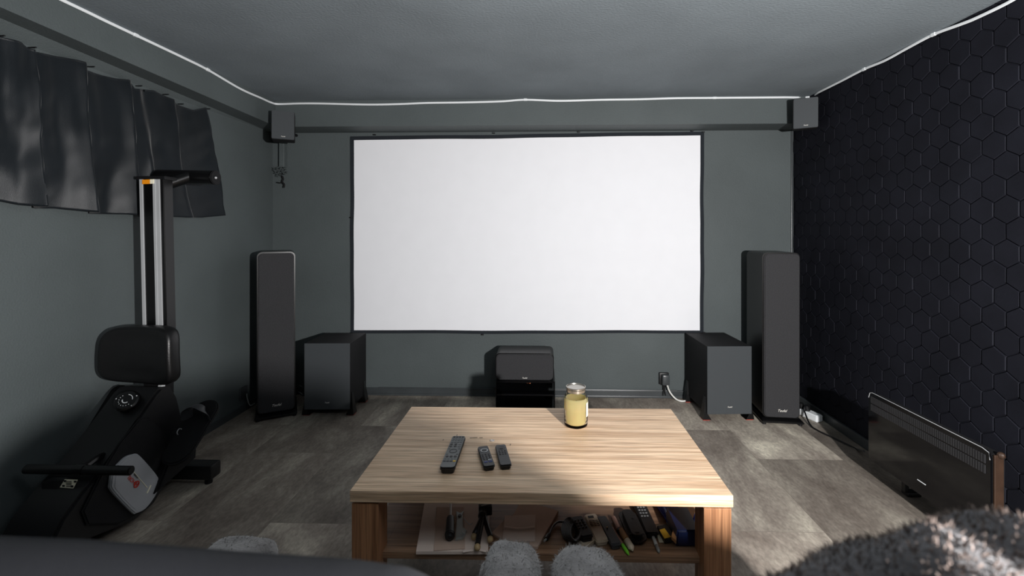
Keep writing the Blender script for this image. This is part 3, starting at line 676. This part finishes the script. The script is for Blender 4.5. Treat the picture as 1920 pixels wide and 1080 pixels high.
# coiled cable with plug
base = PZ(1066, 1000, SZ); t = thing('coiled_cable', 'coil of black cable with a jack plug right of the brown envelope', 'cable', base)
b = B()
for i in range(7):
    cx_, cy_ = 1068+i*1.2, 993+i*.8; w_, h_ = 14-i*.8, 24-i
    tube(b, [PZ(cx_+w_*math.cos(q_)+i*.7, cy_+h_*math.sin(q_)*.9, SZ+.008+.004*i) for q_ in [2*PI*j/12 for j in range(13)]], .0032, n=7)
tube(b, [PZ(1060, 979, SZ+.01), PZ(1046, 979, SZ+.006), PZ(1036, 988, SZ+.006), PZ(1030, 1002, SZ+.006), PZ(1027, 1007, SZ+.006)], .003, n=7)
obj('cable', b, 'black', t, smooth=True, base=base)
b = B(); cyl(b, PZ(1029, 1003, SZ+.007), PZ(1024, 1011, SZ+.007), .0065, n=12); obj('plug', b, 'black', t, smooth=True, base=base)
b = B(); cyl(b, PZ(1024, 1011, SZ+.007), PZ(1020, 1015, SZ+.007), .003, n=10); obj('plug_tip', b, 'silver', t, smooth=True, base=base)
k = [(u, v, .006, .005, 'darkplas', False) for v in (.55, .3, .05, -.2) for u in (-.55, 0, .55)]
remote('keypad_remote', 'black keypad handset leaning in the coiled cable on the shelf', SZ+.012, (1102, 1018), (1080, 980), .040, .022, 'black', k)
c, L, a = lay(1088, 1030, 1112, 1012, SZ); b = B(); rbox(b, .03, .055, .014, .012, .003); bmesh.ops.rotate(b, verts=b.verts, cent=(0, 0, 0), matrix=Matrix.Rotation(a, 3, 'Z')); bmesh.ops.translate(b, verts=b.verts, vec=(c.x, c.y, SZ)); single('beige_handset', b, 'beige', 'light beige handset end sticking out under the black keypad handset', 'handset', (c.x, c.y, SZ), smooth=True)
k = [(u, v, .009, .0015, 'darkplas', False) for v in (.42, .3, .18, .06) for u in (-.5, 0, .5)]+[(-.1, .72, .018, .010, 'black', False)]
remote('beige_remote', 'beige air conditioner remote with small keys on the table shelf', SZ, (1130, 1025), (1106, 973), .042, .018, 'beige', k)
tr = remote('slim_remote', 'slim dark remote lying right of the beige remote', SZ, (1156, 1032), (1127, 978), .033, .020, 'darkplas', [(-.1, .1, .006, .006, 'tan', True)])
# pens
def pen(name, label, x0, y0, x1, y1, r, m1, m2, fr=.3, dz=0, cat='pen'):
    a = PZ(x0, y0, SZ+r+dz); c = PZ(x1, y1, SZ+r+dz); mid = a.lerp(c, .5); base = Vector((mid.x, mid.y, SZ+dz)); t = thing(name, label, cat, base)
    s_ = a.lerp(c, fr); b = B(); cyl(b, s_, c, r, r*.9, n=14, bev=r*.2); obj('barrel', b, m1, t, smooth=True, base=base)
    b = B(); cyl(b, a.lerp(s_, .25), s_, r*.95, r*.95, n=14); cyl(b, a, a.lerp(s_, .25), r*.35, r*.9, n=14); obj('tip', b, m2, t, smooth=True, base=base)
pen('lighter', 'rose metal lighter behind the pens on the shelf', 1163, 998, 1150, 971, .009, 'pink', 'black', .15, cat='lighter')
pen('ballpoint_pen', 'rose pen with a bright green grip at the shelf edge', 1179, 1040, 1147, 990, .0055, 'pink', 'green', .35)
pen('amber_lighter', 'translucent amber lighter between the pens and the glasses case', 1186, 1031, 1164, 994, .0105, 'amber', 'beige', .45, cat='lighter')
pen('felt_pen', 'white and grey pen with a metal tip near the yellow matchbox', 1236, 1036, 1222, 1000, .0055, 'white', 'metal', .35)
# dark case
c, L, a = lay(1200, 1028, 1172, 966, SZ); t = thing('glasses_case', 'black rounded glasses case lying among the remotes', 'case', (c.x, c.y, SZ), a)
b = B(); rbox(b, .058, L*.95, .030, .024, .012); obj('shell', b, 'vinyl', t, smooth=True)
b = B(); cyl(b, (.006, .1*L, .030), (.006, .1*L, .0315), .004, n=12); obj('stud', b, 'black', t)
b = B(); tube(b, [(-.024, -L*.3, .02), (0, -L*.33, .0305), (.024, -L*.3, .02)], .0015, n=6); obj('seam', b, 'black', t, smooth=True)
# long keypad remote, seen on edge
k = [(u, v, .007, .006, 'greyplas', False) for v in [.92-.145*i for i in range(9)] for u in (-.55, -.1, .35)]
remote('television_remote', 'long black television remote, rightmost of the remotes on the shelf', SZ, (1224, 1012), (1190, 935), .042, .022, 'black', k)
c, L, a = lay(1206, 1000, 1196, 972, SZ+.03)
# matchbox / cards
sheet('white_card', 'small white card under the yellow and black matchbox', 'card', [(1236, 1018), (1226, 985), (1250, 985), (1262, 1018)], SZ, .003, 'label')
base = PZ(1246, 1008, SZ); t = thing('matchbox', 'black box with a yellow label left of the blue carrier bag', 'box', base)
b = B(); prism(b, [PZ(x, y, SZ+.003) for x, y in ((1246, 1020), (1232, 994), (1251, 990), (1265, 1017))], (0, 0, .014), bev=.001); obj('body', b, 'black', t, base=base)
b = B(); prism(b, [PZ(x, y, SZ+.017) for x, y in ((1246, 1010), (1236, 994), (1246, 991), (1258, 1007))], (0, 0, .0008)); ll = obj('yellow_label', b, 'yellow', t, base=base); ll['label'] = 'yellow label'
# blue bag / folder box
base = PZ(1270, 1000, SZ); t = thing('blue_bag', 'glossy blue bag with orange paper inside at the right shelf end', 'bag', base)
b = B(); f0 = [PZ(x, y, SZ) for x, y in ((1268, 1026), (1311, 1026))]
prism(b, [f0[0], f0[1], f0[1]+Vector((0, 0, .05)), f0[0]+Vector((.004, 0, .05)), f0[0]+Vector((0, 0, .03))], (0, .12, 0), bev=.005); obj('navy_flap', b, 'navy', t, smooth=True, base=base)
b = B(); A_ = [PZ(x, y, SZ+.004) for x, y in ((1214, 925), (1240, 925), (1311, 975), (1311, 1000), (1266, 1012), (1252, 985))]
prism(b, A_, (0, 0, .016), bev=.005); tube(b, [PZ(x, y, SZ+.02) for x, y in ((1232, 925), (1250, 955), (1265, 985), (1290, 1000))], .012, n=12); obj('blue_body', b, 'blue', t, smooth=True, base=base)
b = B(); prism(b, [PZ(x, y, SZ+.03) for x, y in ((1258, 925), (1300, 925), (1303, 960), (1298, 976), (1280, 966))], (0, 0, .003)); obj('orange_paper', b, 'orangep', t, base=base)
b = B(); prism(b, [PZ(x, y, SZ+.02) for x, y in ((1259, 1012), (1264, 985), (1268, 1000), (1268, 1020))], (0, 0, .01)); obj('paper_edge', b, 'orangep', t, base=base)

# ================================================================ rowing machine, folded upright
XF = -1.665; XB = -1.86           # right face and left face of the housing
base = Vector((-1.76, 1.85, 0)); t = thing('rowing_machine', 'black rowing machine folded upright against the left wall', 'rowing machine', base)
def rp(x, y, X=XF): return PX(x, y, X)
outl = [(90, 1040), (103, 1004), (117, 975), (158, 920), (198, 872), (250, 800), (292, 738), (303, 726), (322, 724), (334, 745), (345, 790), (340, 835), (325, 880), (310, 912), (290, 945), (255, 975), (215, 992), (180, 1006), (150, 1018), (120, 1032)]
poly = [rp(x, y) for x, y in outl]
for q_ in poly: q_.z = max(q_.z, .012)
b = B(); prism(b, poly, (XB-XF, 0, 0), bev=.010); obj('housing', b, 'black', t, smooth=True, base=base)
# raised panel and deck strip
b = B(); pn = [(190, 880), (220, 830), (258, 785), (275, 783), (300, 805), (312, 840), (300, 900), (262, 960), (215, 985), (160, 985), (150, 960)]
prism(b, [rp(x, y, XF) for x, y in pn], (.010, 0, 0), bev=.006); obj('side_cover', b, 'matt', t, smooth=True, base=base)
b = B(); dk = [rp(x, y, XF-.05) for x, y in ((205, 857), (290, 740))]
nrm = Vector((0, -(dk[1]-dk[0]).z, (dk[1]-dk[0]).y)).normalized()
prism(b, [dk[0], dk[1], dk[1]+Vector((-.09, 0, 0)), dk[0]+Vector((-.09, 0, 0))], nrm*.012, bev=.004); obj('deck_panel', b, 'lacquer', t, smooth=True, base=base)
# silver badge
XG = XF+.024; bd = [(223, 871), (238, 857), (252, 852), (264, 855), (298, 895), (299, 912), (292, 930), (275, 953), (258, 962), (249, 960), (212, 921), (209, 905), (213, 885)]
sp = spline([rp(x, y, XG) for x, y in bd+[bd[0]]], 4)[:-1]
b = B(); prism(b, sp, (-.016, 0, 0), bev=.004); bgo = obj('badge', b, 'badge', t, smooth=True, base=base); bgo['label'] = 'silver grey oval side badge'
ce = sum(sp, Vector())/len(sp)
b = B(); prism(b, [ce+(q_-ce)*.86+Vector((.0012, 0, 0)) for q_ in sp], (-.001, 0, 0), bev=.0004); obj('badge_face', b, 'badge', bgo, base=base)
# red mark on the badge: text runs from the round mark up and to the left
e0 = rp(256, 908, XG+.003); e1 = rp(236, 888, XG+.003); u_ = (e1-e0).normalized(); n_ = Vector((1, 0, 0)); v_ = n_.cross(u_).normalized()
def onb(bm, o_, s=1): 
    mt = Matrix((( u_.x, v_.x, n_.x, o_.x), (u_.y, v_.y, n_.y, o_.y), (u_.z, v_.z, n_.z, o_.z), (0, 0, 0, 1))); xf(bm, mt); return bm
bm_ = onb(text_bm('HORI', .020, .0004, align='LEFT'), e0+u_*.012); obj('red_lettering', bm_, 'red', bgo, base=base)
bm_ = onb(text_bm('FITNESS', .009, .0004, align='LEFT'), e0+u_*.014+v_*(-.018)); obj('small_lettering', bm_, 'darkplas', bgo, base=base)
b = B(); lathe(b, [(.0095, 0), (.0095, .001), (.013, .001), (.013, 0)], n=24); box(b, (-.006, -.0012, 0), (.006, .0012, .001)); box(b, (-.006, -.007, 0), (-.0035, .007, .001)); box(b, (.0035, -.007, 0), (.006, .007, .001)); onb(b, e0); obj('round_mark', b, 'red', bgo, base=base)
b = B(); s0 = rp(248, 882, XG+.002); s1 = rp(276, 914, XG+.002); tube(b, [s0, s1], .0015, smooth=False, n=6); tube(b, [s1+Vector((.001, -.002, -.022)), s1+Vector((.001, .016, .0))], .003, smooth=False, n=6); obj('sticker_line', b, 'label', bgo, base=base)
# console on the deck
cc = rp(243, 756, XF-.075)
up_ = nrm
q = Vector((0, 0, 1)).rotation_difference((up_+Vector((.35, -.3, 0))).normalized()).to_matrix().to_4x4()
b = B(); t2 = bmesh.new(); lathe(t2, [(.0005, -.03), (.040, -.03), (.044, -.01), (.042, .004), (.036, .009), (.0005, .009)], n=36); xf(t2, Matrix.Translation(cc+up_*.02) @ q); merge(b, t2); con = obj('console', b, 'lacquer', t, smooth=True, base=base)
b = B(); mt = Matrix.Translation(cc+up_*.02) @ q @ Matrix.Translation((0, 0, .010))
def arc(r0, a0, a1, rr): tube(b, [mt @ Vector((r0*math.cos(math.radians(a)), r0*math.sin(math.radians(a)), 0)) for a in [a0+(a1-a0)*i/8 for i in range(9)]], rr, n=6, smooth=False)
arc(.022, 20, 100, .0014); arc(.012, 190, 330, .0020)
for a in range(150, 345, 22): ball(b, mt @ Vector((.024*math.cos(math.radians(a)), .024*math.sin(math.radians(a)), 0)), .0018, n=6)
for x, y in ((-.036, -.004), (.032, -.016), (.026, .024)): ball(b, mt @ Vector((x, y, -.002)), .0025, n=8)
obj('dial_print', b, 'white', con, base=base)
# left foot plate peeking out, right foot plate with strap
def pedal(X, side):
    cpt = PX(364, 815, -1.57) if side > 0 else PX(205, 770, -1.93)
    a_ = math.radians(38 if side > 0 else 50)
    mt = Matrix.Translation((X, cpt.y, cpt.z+(.01 if side > 0 else 0))) @ Matrix.Rotation(-a_*side*0, 4, 'Z') @ Matrix.Rotation(a_, 4, 'X')
    wd = .125 if side > 0 else .07
    b = B(); rbox(b, wd, .30 if side > 0 else .22, .022, wd*.48, .006, mtx=mt); pe = obj('foot_plate', b, 'matt', t, smooth=True, base=base)
    if side > 0:
        b = B(); tube(b, [mt @ Vector(v) for v in ((-.05, .05, .02), (-.035, .07, .07), (.0, .08, .085), (.038, .07, .07), (.052, .05, .02))], .004, n=8, flat=(.022, .003)); obj('strap', b, 'darkplas', pe, smooth=True, base=base)
        b = B(); lathe(b, [(.014, 0), (.014, .003), (.011, .003), (.011, 0)], n=20); xf(b, mt @ Matrix.Translation((-.045, -.01, .025)) @ Matrix.Rotation(PI/2, 4, 'Y')); obj('buckle', b, 'silver', pe, base=base)
pedal(-1.575, 1); pedal(-1.93, -1)
b = B(); pc = PX(340, 845, -1.60); prism(b, [(XF-.02, pc.y-.10, .10), (XF-.02, pc.y+.12, .14), (XF-.02, pc.y+.14, .34), (XF-.02, pc.y+.02, .30)], (.06, 0, 0), bev=.008); obj('foot_rest_bracket', b, 'matt', t, smooth=True, base=base)
# stabiliser bars
a = PZ(322, 906, 0); c = PZ(411, 899, 0); b = B(); yc = (a.y+c.y)/2
box(b, (-1.93, yc-.035, .022), (c.x, yc+.035, .092), .010); st1 = obj('floor_bar', b, 'black', t, smooth=True, base=base)
for sx in (-1.91, c.x-.03):
    b = B(); cyl(b, (sx, yc-.01, 0), (sx, yc-.01, .024), .016); obj('rubber_foot', b, 'matt', st1, base=base)
b = B(); box(b, (-1.93, 1.42, .012), (-1.50, 1.49, .075), .010); st2 = obj('floor_bar', b, 'black', t, smooth=True, base=base)
for sx in (-1.91, -1.53):
    b = B(); cyl(b, (sx, 1.455, 0), (sx, 1.455, .014), .018); obj('rubber_foot', b, 'matt', st2, base=base)
b = B(); box(b, (-1.80, 1.44, .03), (-1.70, 1.66, .10), .008); obj('front_frame', b, 'black', t, smooth=True, base=base)
# handle bar
h0 = PY(48, 881, 1.62); h1 = PY(247, 881, 1.62); h0.x = max(h0.x, XL+.02); hz_ = (h0.z+h1.z)/2
b = B(); cyl(b, (h0.x, 1.62, hz_), (h1.x, 1.62, hz_), .0165, n=20, bev=.004); hd = obj('handle', b, 'vinyl', t, smooth=True, base=base)
hm = PY(150, 881, 1.62); b = B(); cyl(b, (hm.x-.02, 1.62, hz_), (hm.x+.02, 1.62, hz_), .019, n=20, bev=.002); tube(b, [(hm.x, 1.63, hz_), (hm.x, 1.70, hz_+.01), (hm.x, 1.75, hz_-.02)], .012); obj('handle_clamp', b, 'lacquer', hd, smooth=True, base=base)
# rating plate
b = B(); cpl = PX(128, 907, -1.76); prism(b, [PY(x, y, 1.60) for x, y in ((112, 914), (121, 899), (145, 900), (137, 916))], (0, .002, 0)); rt = obj('rating_plate', b, 'label', t, base=base)
b = B()
for x, y in ((122, 902), (141, 903), (119, 911), (135, 912)): q_ = PY(x, y, 1.5990); box(b, q_-Vector((.004, .001, .003)), q_+Vector((.004, .001, .003)))
for i in range(4): q_ = PY(129, 903+i*3, 1.5990); box(b, q_-Vector((.010, .001, .0007)), q_+Vector((.010, .001, .0007)))
obj('plate_print', b, 'black', rt, base=base)
b = B(); box(b, (-1.83, cpl.y-.03, .10), (-1.763, cpl.y+.06, cpl.z+.02), .004); obj('front_arm', b, 'black', t, smooth=True, base=base)
b = B(); tube(b, [PX(x, y, -1.72) for x, y in ((155, 925), (135, 955), (117, 975), (112, 990), (102, 1004))], .006, n=8, flat=(.008, .003)); obj('edge_strip', b, 'greyplas', t, smooth=True, base=base)
# upright rail
RY = 2.03
def rl(x, y, Y=RY): return PY(x, y, Y)
TL, TR_, BL, BR = rl(262, 336), rl(306, 334), rl(269, 640), rl(313, 640)
b = B(); t2 = bmesh.new(); vs = []
for p_ in (BL, BR, TR_, TL): vs.append(t2.verts.new(p_))
vb = [t2.verts.new(Vector(v.co)+Vector((0, .055, 0))) for v in vs]
t2.faces.new(vs); t2.faces.new(vb[::-1])
for k_ in range(4): t2.faces.new((vs[k_], vs[(k_+1) % 4], vb[(k_+1) % 4], vb[k_]))
bmesh.ops.recalc_face_normals(t2, faces=t2.faces); bmesh.ops.bevel(t2, geom=t2.edges[:], offset=.003, segments=2, affect='EDGES'); merge(b, t2)
rail = obj('rail', b, 'lacquer', t, smooth=True, base=base)
for f0, f1 in ((.0, .14), (.58, .70), (.70, .86)):
    b = B(); dy = Vector((0, -.004 if f0 != .58 else -.006, 0))
    prism(b, [BL.lerp(BR, f0)+dy, BL.lerp(BR, f1)+dy, TL.lerp(TR_, f1)+dy, TL.lerp(TR_, f0)+dy], (0, .008, 0), bev=.001)
    s_ = obj('rail_track', b, 'silver', rail, base=base); s_['label'] = 'silver aluminium track'
b = B(); a = TL.lerp(TR_, .16); c = TL.lerp(TR_, .50); prism(b, [a+Vector((0, -.007, -.004)), c+Vector((0, -.007, -.004)), c+Vector((0, -.007, -.024)), a+Vector((0, -.007, -.024))], (0, .006, 0)); s_ = obj('sticker', b, 'orange', rail, base=base); s_['label'] = 'orange warning sticker'
b = B(); a = TL.lerp(TR_, .50); c = TL.lerp(TR_, .66); prism(b, [a+Vector((0, -.008, -.004)), c+Vector((0, -.008, -.004)), c+Vector((0, -.008, -.024)), a+Vector((0, -.008, -.024))], (0, .003, 0)); obj('sticker_end', b, 'label', rail, base=base)
b = B(); box(b, TL+Vector((-.010, -.008, -.001)), TR_+Vector((.014, .062, .009)), .002); obj('end_cap', b, 'black', rail, base=base)
# rear foot of the rail: an arm and a cross bar
b = B(); tube(b, [rl(300, 350, 2.08), rl(356, 331, 2.17)], .027, smooth=False, n=16); arm = obj('foot_arm', b, 'lacquer', t, smooth=True, base=base)
a = rl(296, 331, 2.18); c = rl(402, 333, 2.18); b = B(); cyl(b, a, c, .034, n=24, bev=.004); obj('foot_bar', b, 'lacquer', arm, smooth=True, base=base)
b = B(); cyl(b, c, c+Vector((.010, 0, 0)), .036, n=20, bev=.003); obj('bar_cap', b, 'matt', arm, smooth=True, base=base)
b = B(); ball(b, c+Vector((.013, -.008, -.002)), .006, n=10); obj('bolt', b, 'silver', arm, smooth=True, base=base)
# seat on the rail
ca = PY(257, 668, 1.93); b = B(); t2 = bmesh.new(); hx, hzz = .162, .125; NS = 48
rings = []
for j, (sc_, yy) in enumerate(((.0, -.006), (.45, -.004), (.75, .0), (.88, -.006), (.955, -.004), (1, .010), (1, .045), (.97, .060), (.90, .066), (0, .066))):
    ring = []
    for i in range(NS):
        a_ = 2*PI*i/NS; e_ = .42
        x = math.copysign(abs(math.cos(a_))**e_, math.cos(a_))*hx*sc_; z = math.copysign(abs(math.sin(a_))**e_, math.sin(a_))*hzz*sc_
        z *= 1+.10*(x/hx)*(1 if z < 0 else -.02); x *= 1-.03*(z/hzz)
        if z < 0: z -= .018*math.cos(x/hx*PI)*-1*sc_ if False else .0
        yb = .02*(x/hx)**2
        ring.append(t2.verts.new((ca.x+x, ca.y+yy-yb+.012*(z/hzz)**2, ca.z+z)))
    rings.append(ring)
for A_, B_ in zip(rings, rings[1:]):
    for i in range(NS): t2.faces.new((A_[i], A_[(i+1) % NS], B_[(i+1) % NS], B_[i]))
bmesh.ops.remove_doubles(t2, verts=t2.verts, dist=1e-5); merge(b, t2); seat = obj('seat', b, 'vinyl', t, smooth=True, base=base, angle=1.5)
b = B(); box(b, (ca.x-.045, ca.y+.06, ca.z-.10), (ca.x+.055, RY+.01, ca.z+.08), .005); obj('seat_carriage', b, 'lacquer', t, smooth=True, base=base)
a = PY(302, 726, 1.96); b = B(); box(b, (a.x-.01, 1.955, a.z-.014), (a.x+.006, 1.975, a.z+.010), .001); obj('end_stop', b, 'white', t, base=base)
b = B(); box(b, (ca.x-.01, 1.97, ca.z-.20), (ca.x+.075, 2.04, ca.z-.06), .006); obj('hinge_block', b, 'matt', t, smooth=True, base=base)

# ================================================================ armchairs in front of the camera
def backrest(x0, x1, topf, y0=.195, y1=.305, zlow=.40, nx=60):
    """upholstered back: closed loop of the cross-section swept along X; topf(u) gives the height"""
    t2 = bmesh.new(); rings = []
    for i in range(nx+1):
        u = i/nx; x = x0+(x1-x0)*u; zt_ = topf(u); e_ = min(1, math.sin(PI*min(max(u, .0), 1))**.35+.02)
        yc = (y0+y1)/2; hy = (y1-y0)/2*(.35+.65*e_); ring = []
        for k_ in range(24):
            a = PI*k_/23; yy = yc-hy*math.cos(a); zz = zt_-hy+hy*math.sin(a)
            ring.append((x, yy, zz))
        ring = [(x, yc-hy, zlow)]+ring+[(x, yc+hy, zlow)]
        rings.append([t2.verts.new(v) for v in ring])
    for A_, B_ in zip(rings, rings[1:]):
        for k_ in range(len(A_)-1): t2.faces.new((A_[k_], A_[k_+1], B_[k_+1], B_[k_]))
        t2.faces.new((A_[-1], A_[0], B_[0], B_[-1]))
    t2.faces.new(rings[0][::-1]); t2.faces.new(rings[-1]); return t2
def pw(tab):
    def f(x):
        if x <= tab[0][0]: return tab[0][1]
        for a, c in zip(tab, tab[1:]):
            if x <= c[0]:
                s_ = (x-a[0])/(c[0]-a[0]); return a[1]+(c[1]-a[1])*s_
        return tab[-1][1]
    return f
def armchair(cx, x0, x1, topf, label, arms):
    t = thing('armchair', label, 'armchair', (cx, .6, 0), 0, 'armchairs facing the screen'); bs = Vector((cx, .6, 0))
    obj('backrest', backrest(x0, x1, topf), 'sofa', t, smooth=True, base=bs, angle=1.5)
    b = B(); box(b, (cx-.27, .30, .20), (cx+.27, .90, .40), .05, 4); obj('seat', b, 'sofa', t, smooth=True, base=bs)
    b = B(); box(b, (cx-.36, .25, .04), (cx+.36, .86, .20), .02); obj('base_frame', b, 'sofa', t, smooth=True, base=bs)
    for ax, hw_ in arms:
        b = B(); box(b, (ax-hw_, .30, .06), (ax+hw_, .90, .53), .04, 4); obj('armrest', b, 'sofa', t, smooth=True, base=bs)
    for sx in (-.3, .3):
        for yy in (.30, .82): b = B(); cyl(b, (cx+sx, yy, 0), (cx+sx, yy, .05), .02); obj('leg', b, 'black', t, base=bs)
    return t
lt = pw([(-.68, .93), (-.64, 1.0), (-.58, 1.035), (-.45, 1.045), (-.30, 1.042), (-.20, 1.037), (-.13, 1.035), (-.10, 1.032), (-.085, 1.026), (-.07, 1.014), (-.058, .99), (-.05, .95)])
armchair(-.37, -.68, -.03, lambda u: lt(-.68+.65*u-.02*u*u)-.020, 'dark slate armchair in the left foreground seen from behind', ((-.655, .062), (-.075, .050)))
rt_ = [(.06, .93), (.10, .995), (.14, 1.026), (.17, 1.038), (.265, 1.056), (.40, 1.066), (.5, 1.058), (.57, 1.03), (.63, .975), (.68, .942), (.78, .925), (.82, .90), (.85, .84)]
rtf = pw(rt_)
armchair(.40, .09, .82, lambda u: rtf(.09+.73*u)-.030, 'dark armchair under a plush throw in the right foreground', ((.105, .055), (.76, .062)))
# plush throws
def fuzz(bm, count, length, seed, mi=1, width=.0009, flow=Vector((.3, -.2, -.3))):
    """short fibres standing on the faces of bm"""
    rnd = random.Random(seed); bm.normal_update(); fs = [f for f in bm.faces]
    ar = [f.calc_area() for f in fs]; tot = sum(ar); new = []
    for f, a in zip(fs, ar):
        n_ = count*a/tot; n_ = int(n_)+(1 if rnd.random() < n_-int(n_) else 0)
        vs_ = [v.co.copy() for v in f.verts]; nn = f.normal.copy()
        for _ in range(n_):
            u, v = rnd.random(), rnd.random(); p_ = vs_[0].lerp(vs_[1], u).lerp(vs_[-1].lerp(vs_[2] if len(vs_) > 3 else vs_[1], u), v)
            d_ = (nn*1.0+flow+Vector((rnd.gauss(0, .55), rnd.gauss(0, .55), rnd.gauss(0, .45)))).normalized(); s_ = d_.cross(Vector((rnd.gauss(0, 1), rnd.gauss(0, 1), rnd.gauss(0, 1)))).normalized()*width
            new.append((p_-s_-nn*.001, p_+s_-nn*.001, p_+d_*length*(.5+rnd.random())))
    for tri in new:
        f = bm.faces.new([bm.verts.new(q_) for q_ in tri]); f.material_index = mi
def plush(name, bm, label, base, count, length, seed, grp=None, pre='', flow=Vector((.3, -.2, -.3))):
    bmesh.ops.recalc_face_normals(bm, faces=bm.faces); fuzz(bm, count, length, seed, flow=flow)
    bmesh.ops.translate(bm, verts=bm.verts, vec=-Vector(base))
    me = bpy.data.meshes.new(name); bm.to_mesh(me); bm.free(); me.materials.append(M[pre+'plush']); me.materials.append(M[pre+'strand'])
    for p_ in me.polygons: p_.use_smooth = True
    o = bpy.data.objects.new(name, me); C.objects.link(o); o.location = base; tag(o, label, 'throw', grp); return o
# the big one over the right backrest
t2 = bmesh.new(); rings = []; NX = 110
for i in range(NX+1):
    x = .055+(.86-.055)*i/NX; zt_ = rtf(x)-.013; ring = []
    for k_ in range(50):
        if k_ < 12: yy, zz = .185, .62+(zt_-.065-.62)*k_/12
        elif k_ < 38: a = PI*(k_-12)/25; yy = .25-.065*math.cos(a); zz = zt_-.065+.065*math.sin(a)
        else: yy, zz = .315, zt_-.065-(zt_-.065-.50)*(k_-37)/12
        nz = .010*noise.noise(Vector((x*11, yy*9, zz*9)))+.006*noise.noise(Vector((x*30, yy*26, zz*26)))
        ring.append(t2.verts.new((x, yy+nz*.5*(1 if yy > .25 else -1), zz+nz)))
    rings.append(ring)
for A_, B_ in zip(rings, rings[1:]):
    for k_ in range(len(A_)-1): t2.faces.new((A_[k_], A_[k_+1], B_[k_+1], B_[k_]))
plush('plush_throw', t2, 'grey brown plush throw over the armchair back in the right foreground', (.4, .25, 1.0), 110000, .0036, 1, 'plush throws on the armchairs', pre='d', flow=Vector((.5, -.1, -.1)))
def hump(cx, hw_, yc, hy, ztop, zb_, skl, skr, seed, flatx=.0, exp=.42, fold=0):
    t2 = bmesh.new(); NU_, NV_ = 72, 44; rings = []
    hz2 = (ztop-zb_)/2*1.0; zc = (ztop+zb_)/2
    for j in range(1, NV_):
        ph = -PI/2+PI*j/NV_; ring = []
        cp = abs(math.cos(ph))**exp; sp_ = math.copysign(abs(math.sin(ph))**exp, math.sin(ph))
        for i in range(NU_):
            a = 2*PI*i/NU_; e_ = .5
            x = hw_*cp*math.copysign(abs(math.cos(a))**e_, math.cos(a)); y = hy*cp*math.copysign(abs(math.sin(a))**e_, math.sin(a)); z = hz2*sp_
            dz = (hz2-z)/(2*hz2); x += (skr*dz if x > 0 else -skl*dz)*min(1, abs(x)/hw_*1.4)
            P_ = Vector((cx+x, yc+y, zc+z)); nz = .014*noise.noise(P_*9+Vector((seed, 0, 0)))+.007*noise.noise(P_*22)
            if fold: nz += -.016*math.exp(-(((P_.x-cx)*.75+(P_.z-ztop)*.65+.085+.0)/.010)**2)*(1 if x < .02 else 0)+.012*math.exp(-(((P_.x-cx)*.75+(P_.z-ztop)*.65+.105)/.012)**2)*(1 if x < .02 else 0)
            d_ = Vector((x/hw_, y/hy*.8, z/hz2)).normalized(); ring.append(t2.verts.new(P_+d_*nz))
        rings.append(ring)
    for A_, B_ in zip(rings, rings[1:]):
        for i in range(NU_): t2.faces.new((A_[i], A_[(i+1) % NU_], B_[(i+1) % NU_], B_[i]))
    t2.faces.new(rings[-1]); return t2
def hump_at(x0, x1, ytop, seed, label, skl, skr, fold=0, n=22000):
    yf = .90; zt_ = PY(0, ytop, yf).z; zt_ = H-(ytop-430)/F*yf+.016
    cx = (PY(x0, ytop, yf).x+PY(x1, ytop, yf).x)/2; hw_ = (x1-x0)/2/F*yf
    plush('plush_throw', hump(cx, hw_, .62, .34, zt_, .10, skl, skr, seed, fold=fold), label, (cx, .62, .3), n, .006, seed, 'plush throws on the armchairs')
hump_at(388, 538, 1010, 11, 'light grey plush cover on the far left armrest behind the dark armchair', .04, .02, n=14000)
hump_at(902, 1024, 1013, 12, 'grey plush cover on the armrest, left one of the pair before the table', .07, .0, fold=1)
hump_at(1028, 1142, 1010, 13, 'grey plush cover on the armrest, right one of the pair before the table', .0, .26)
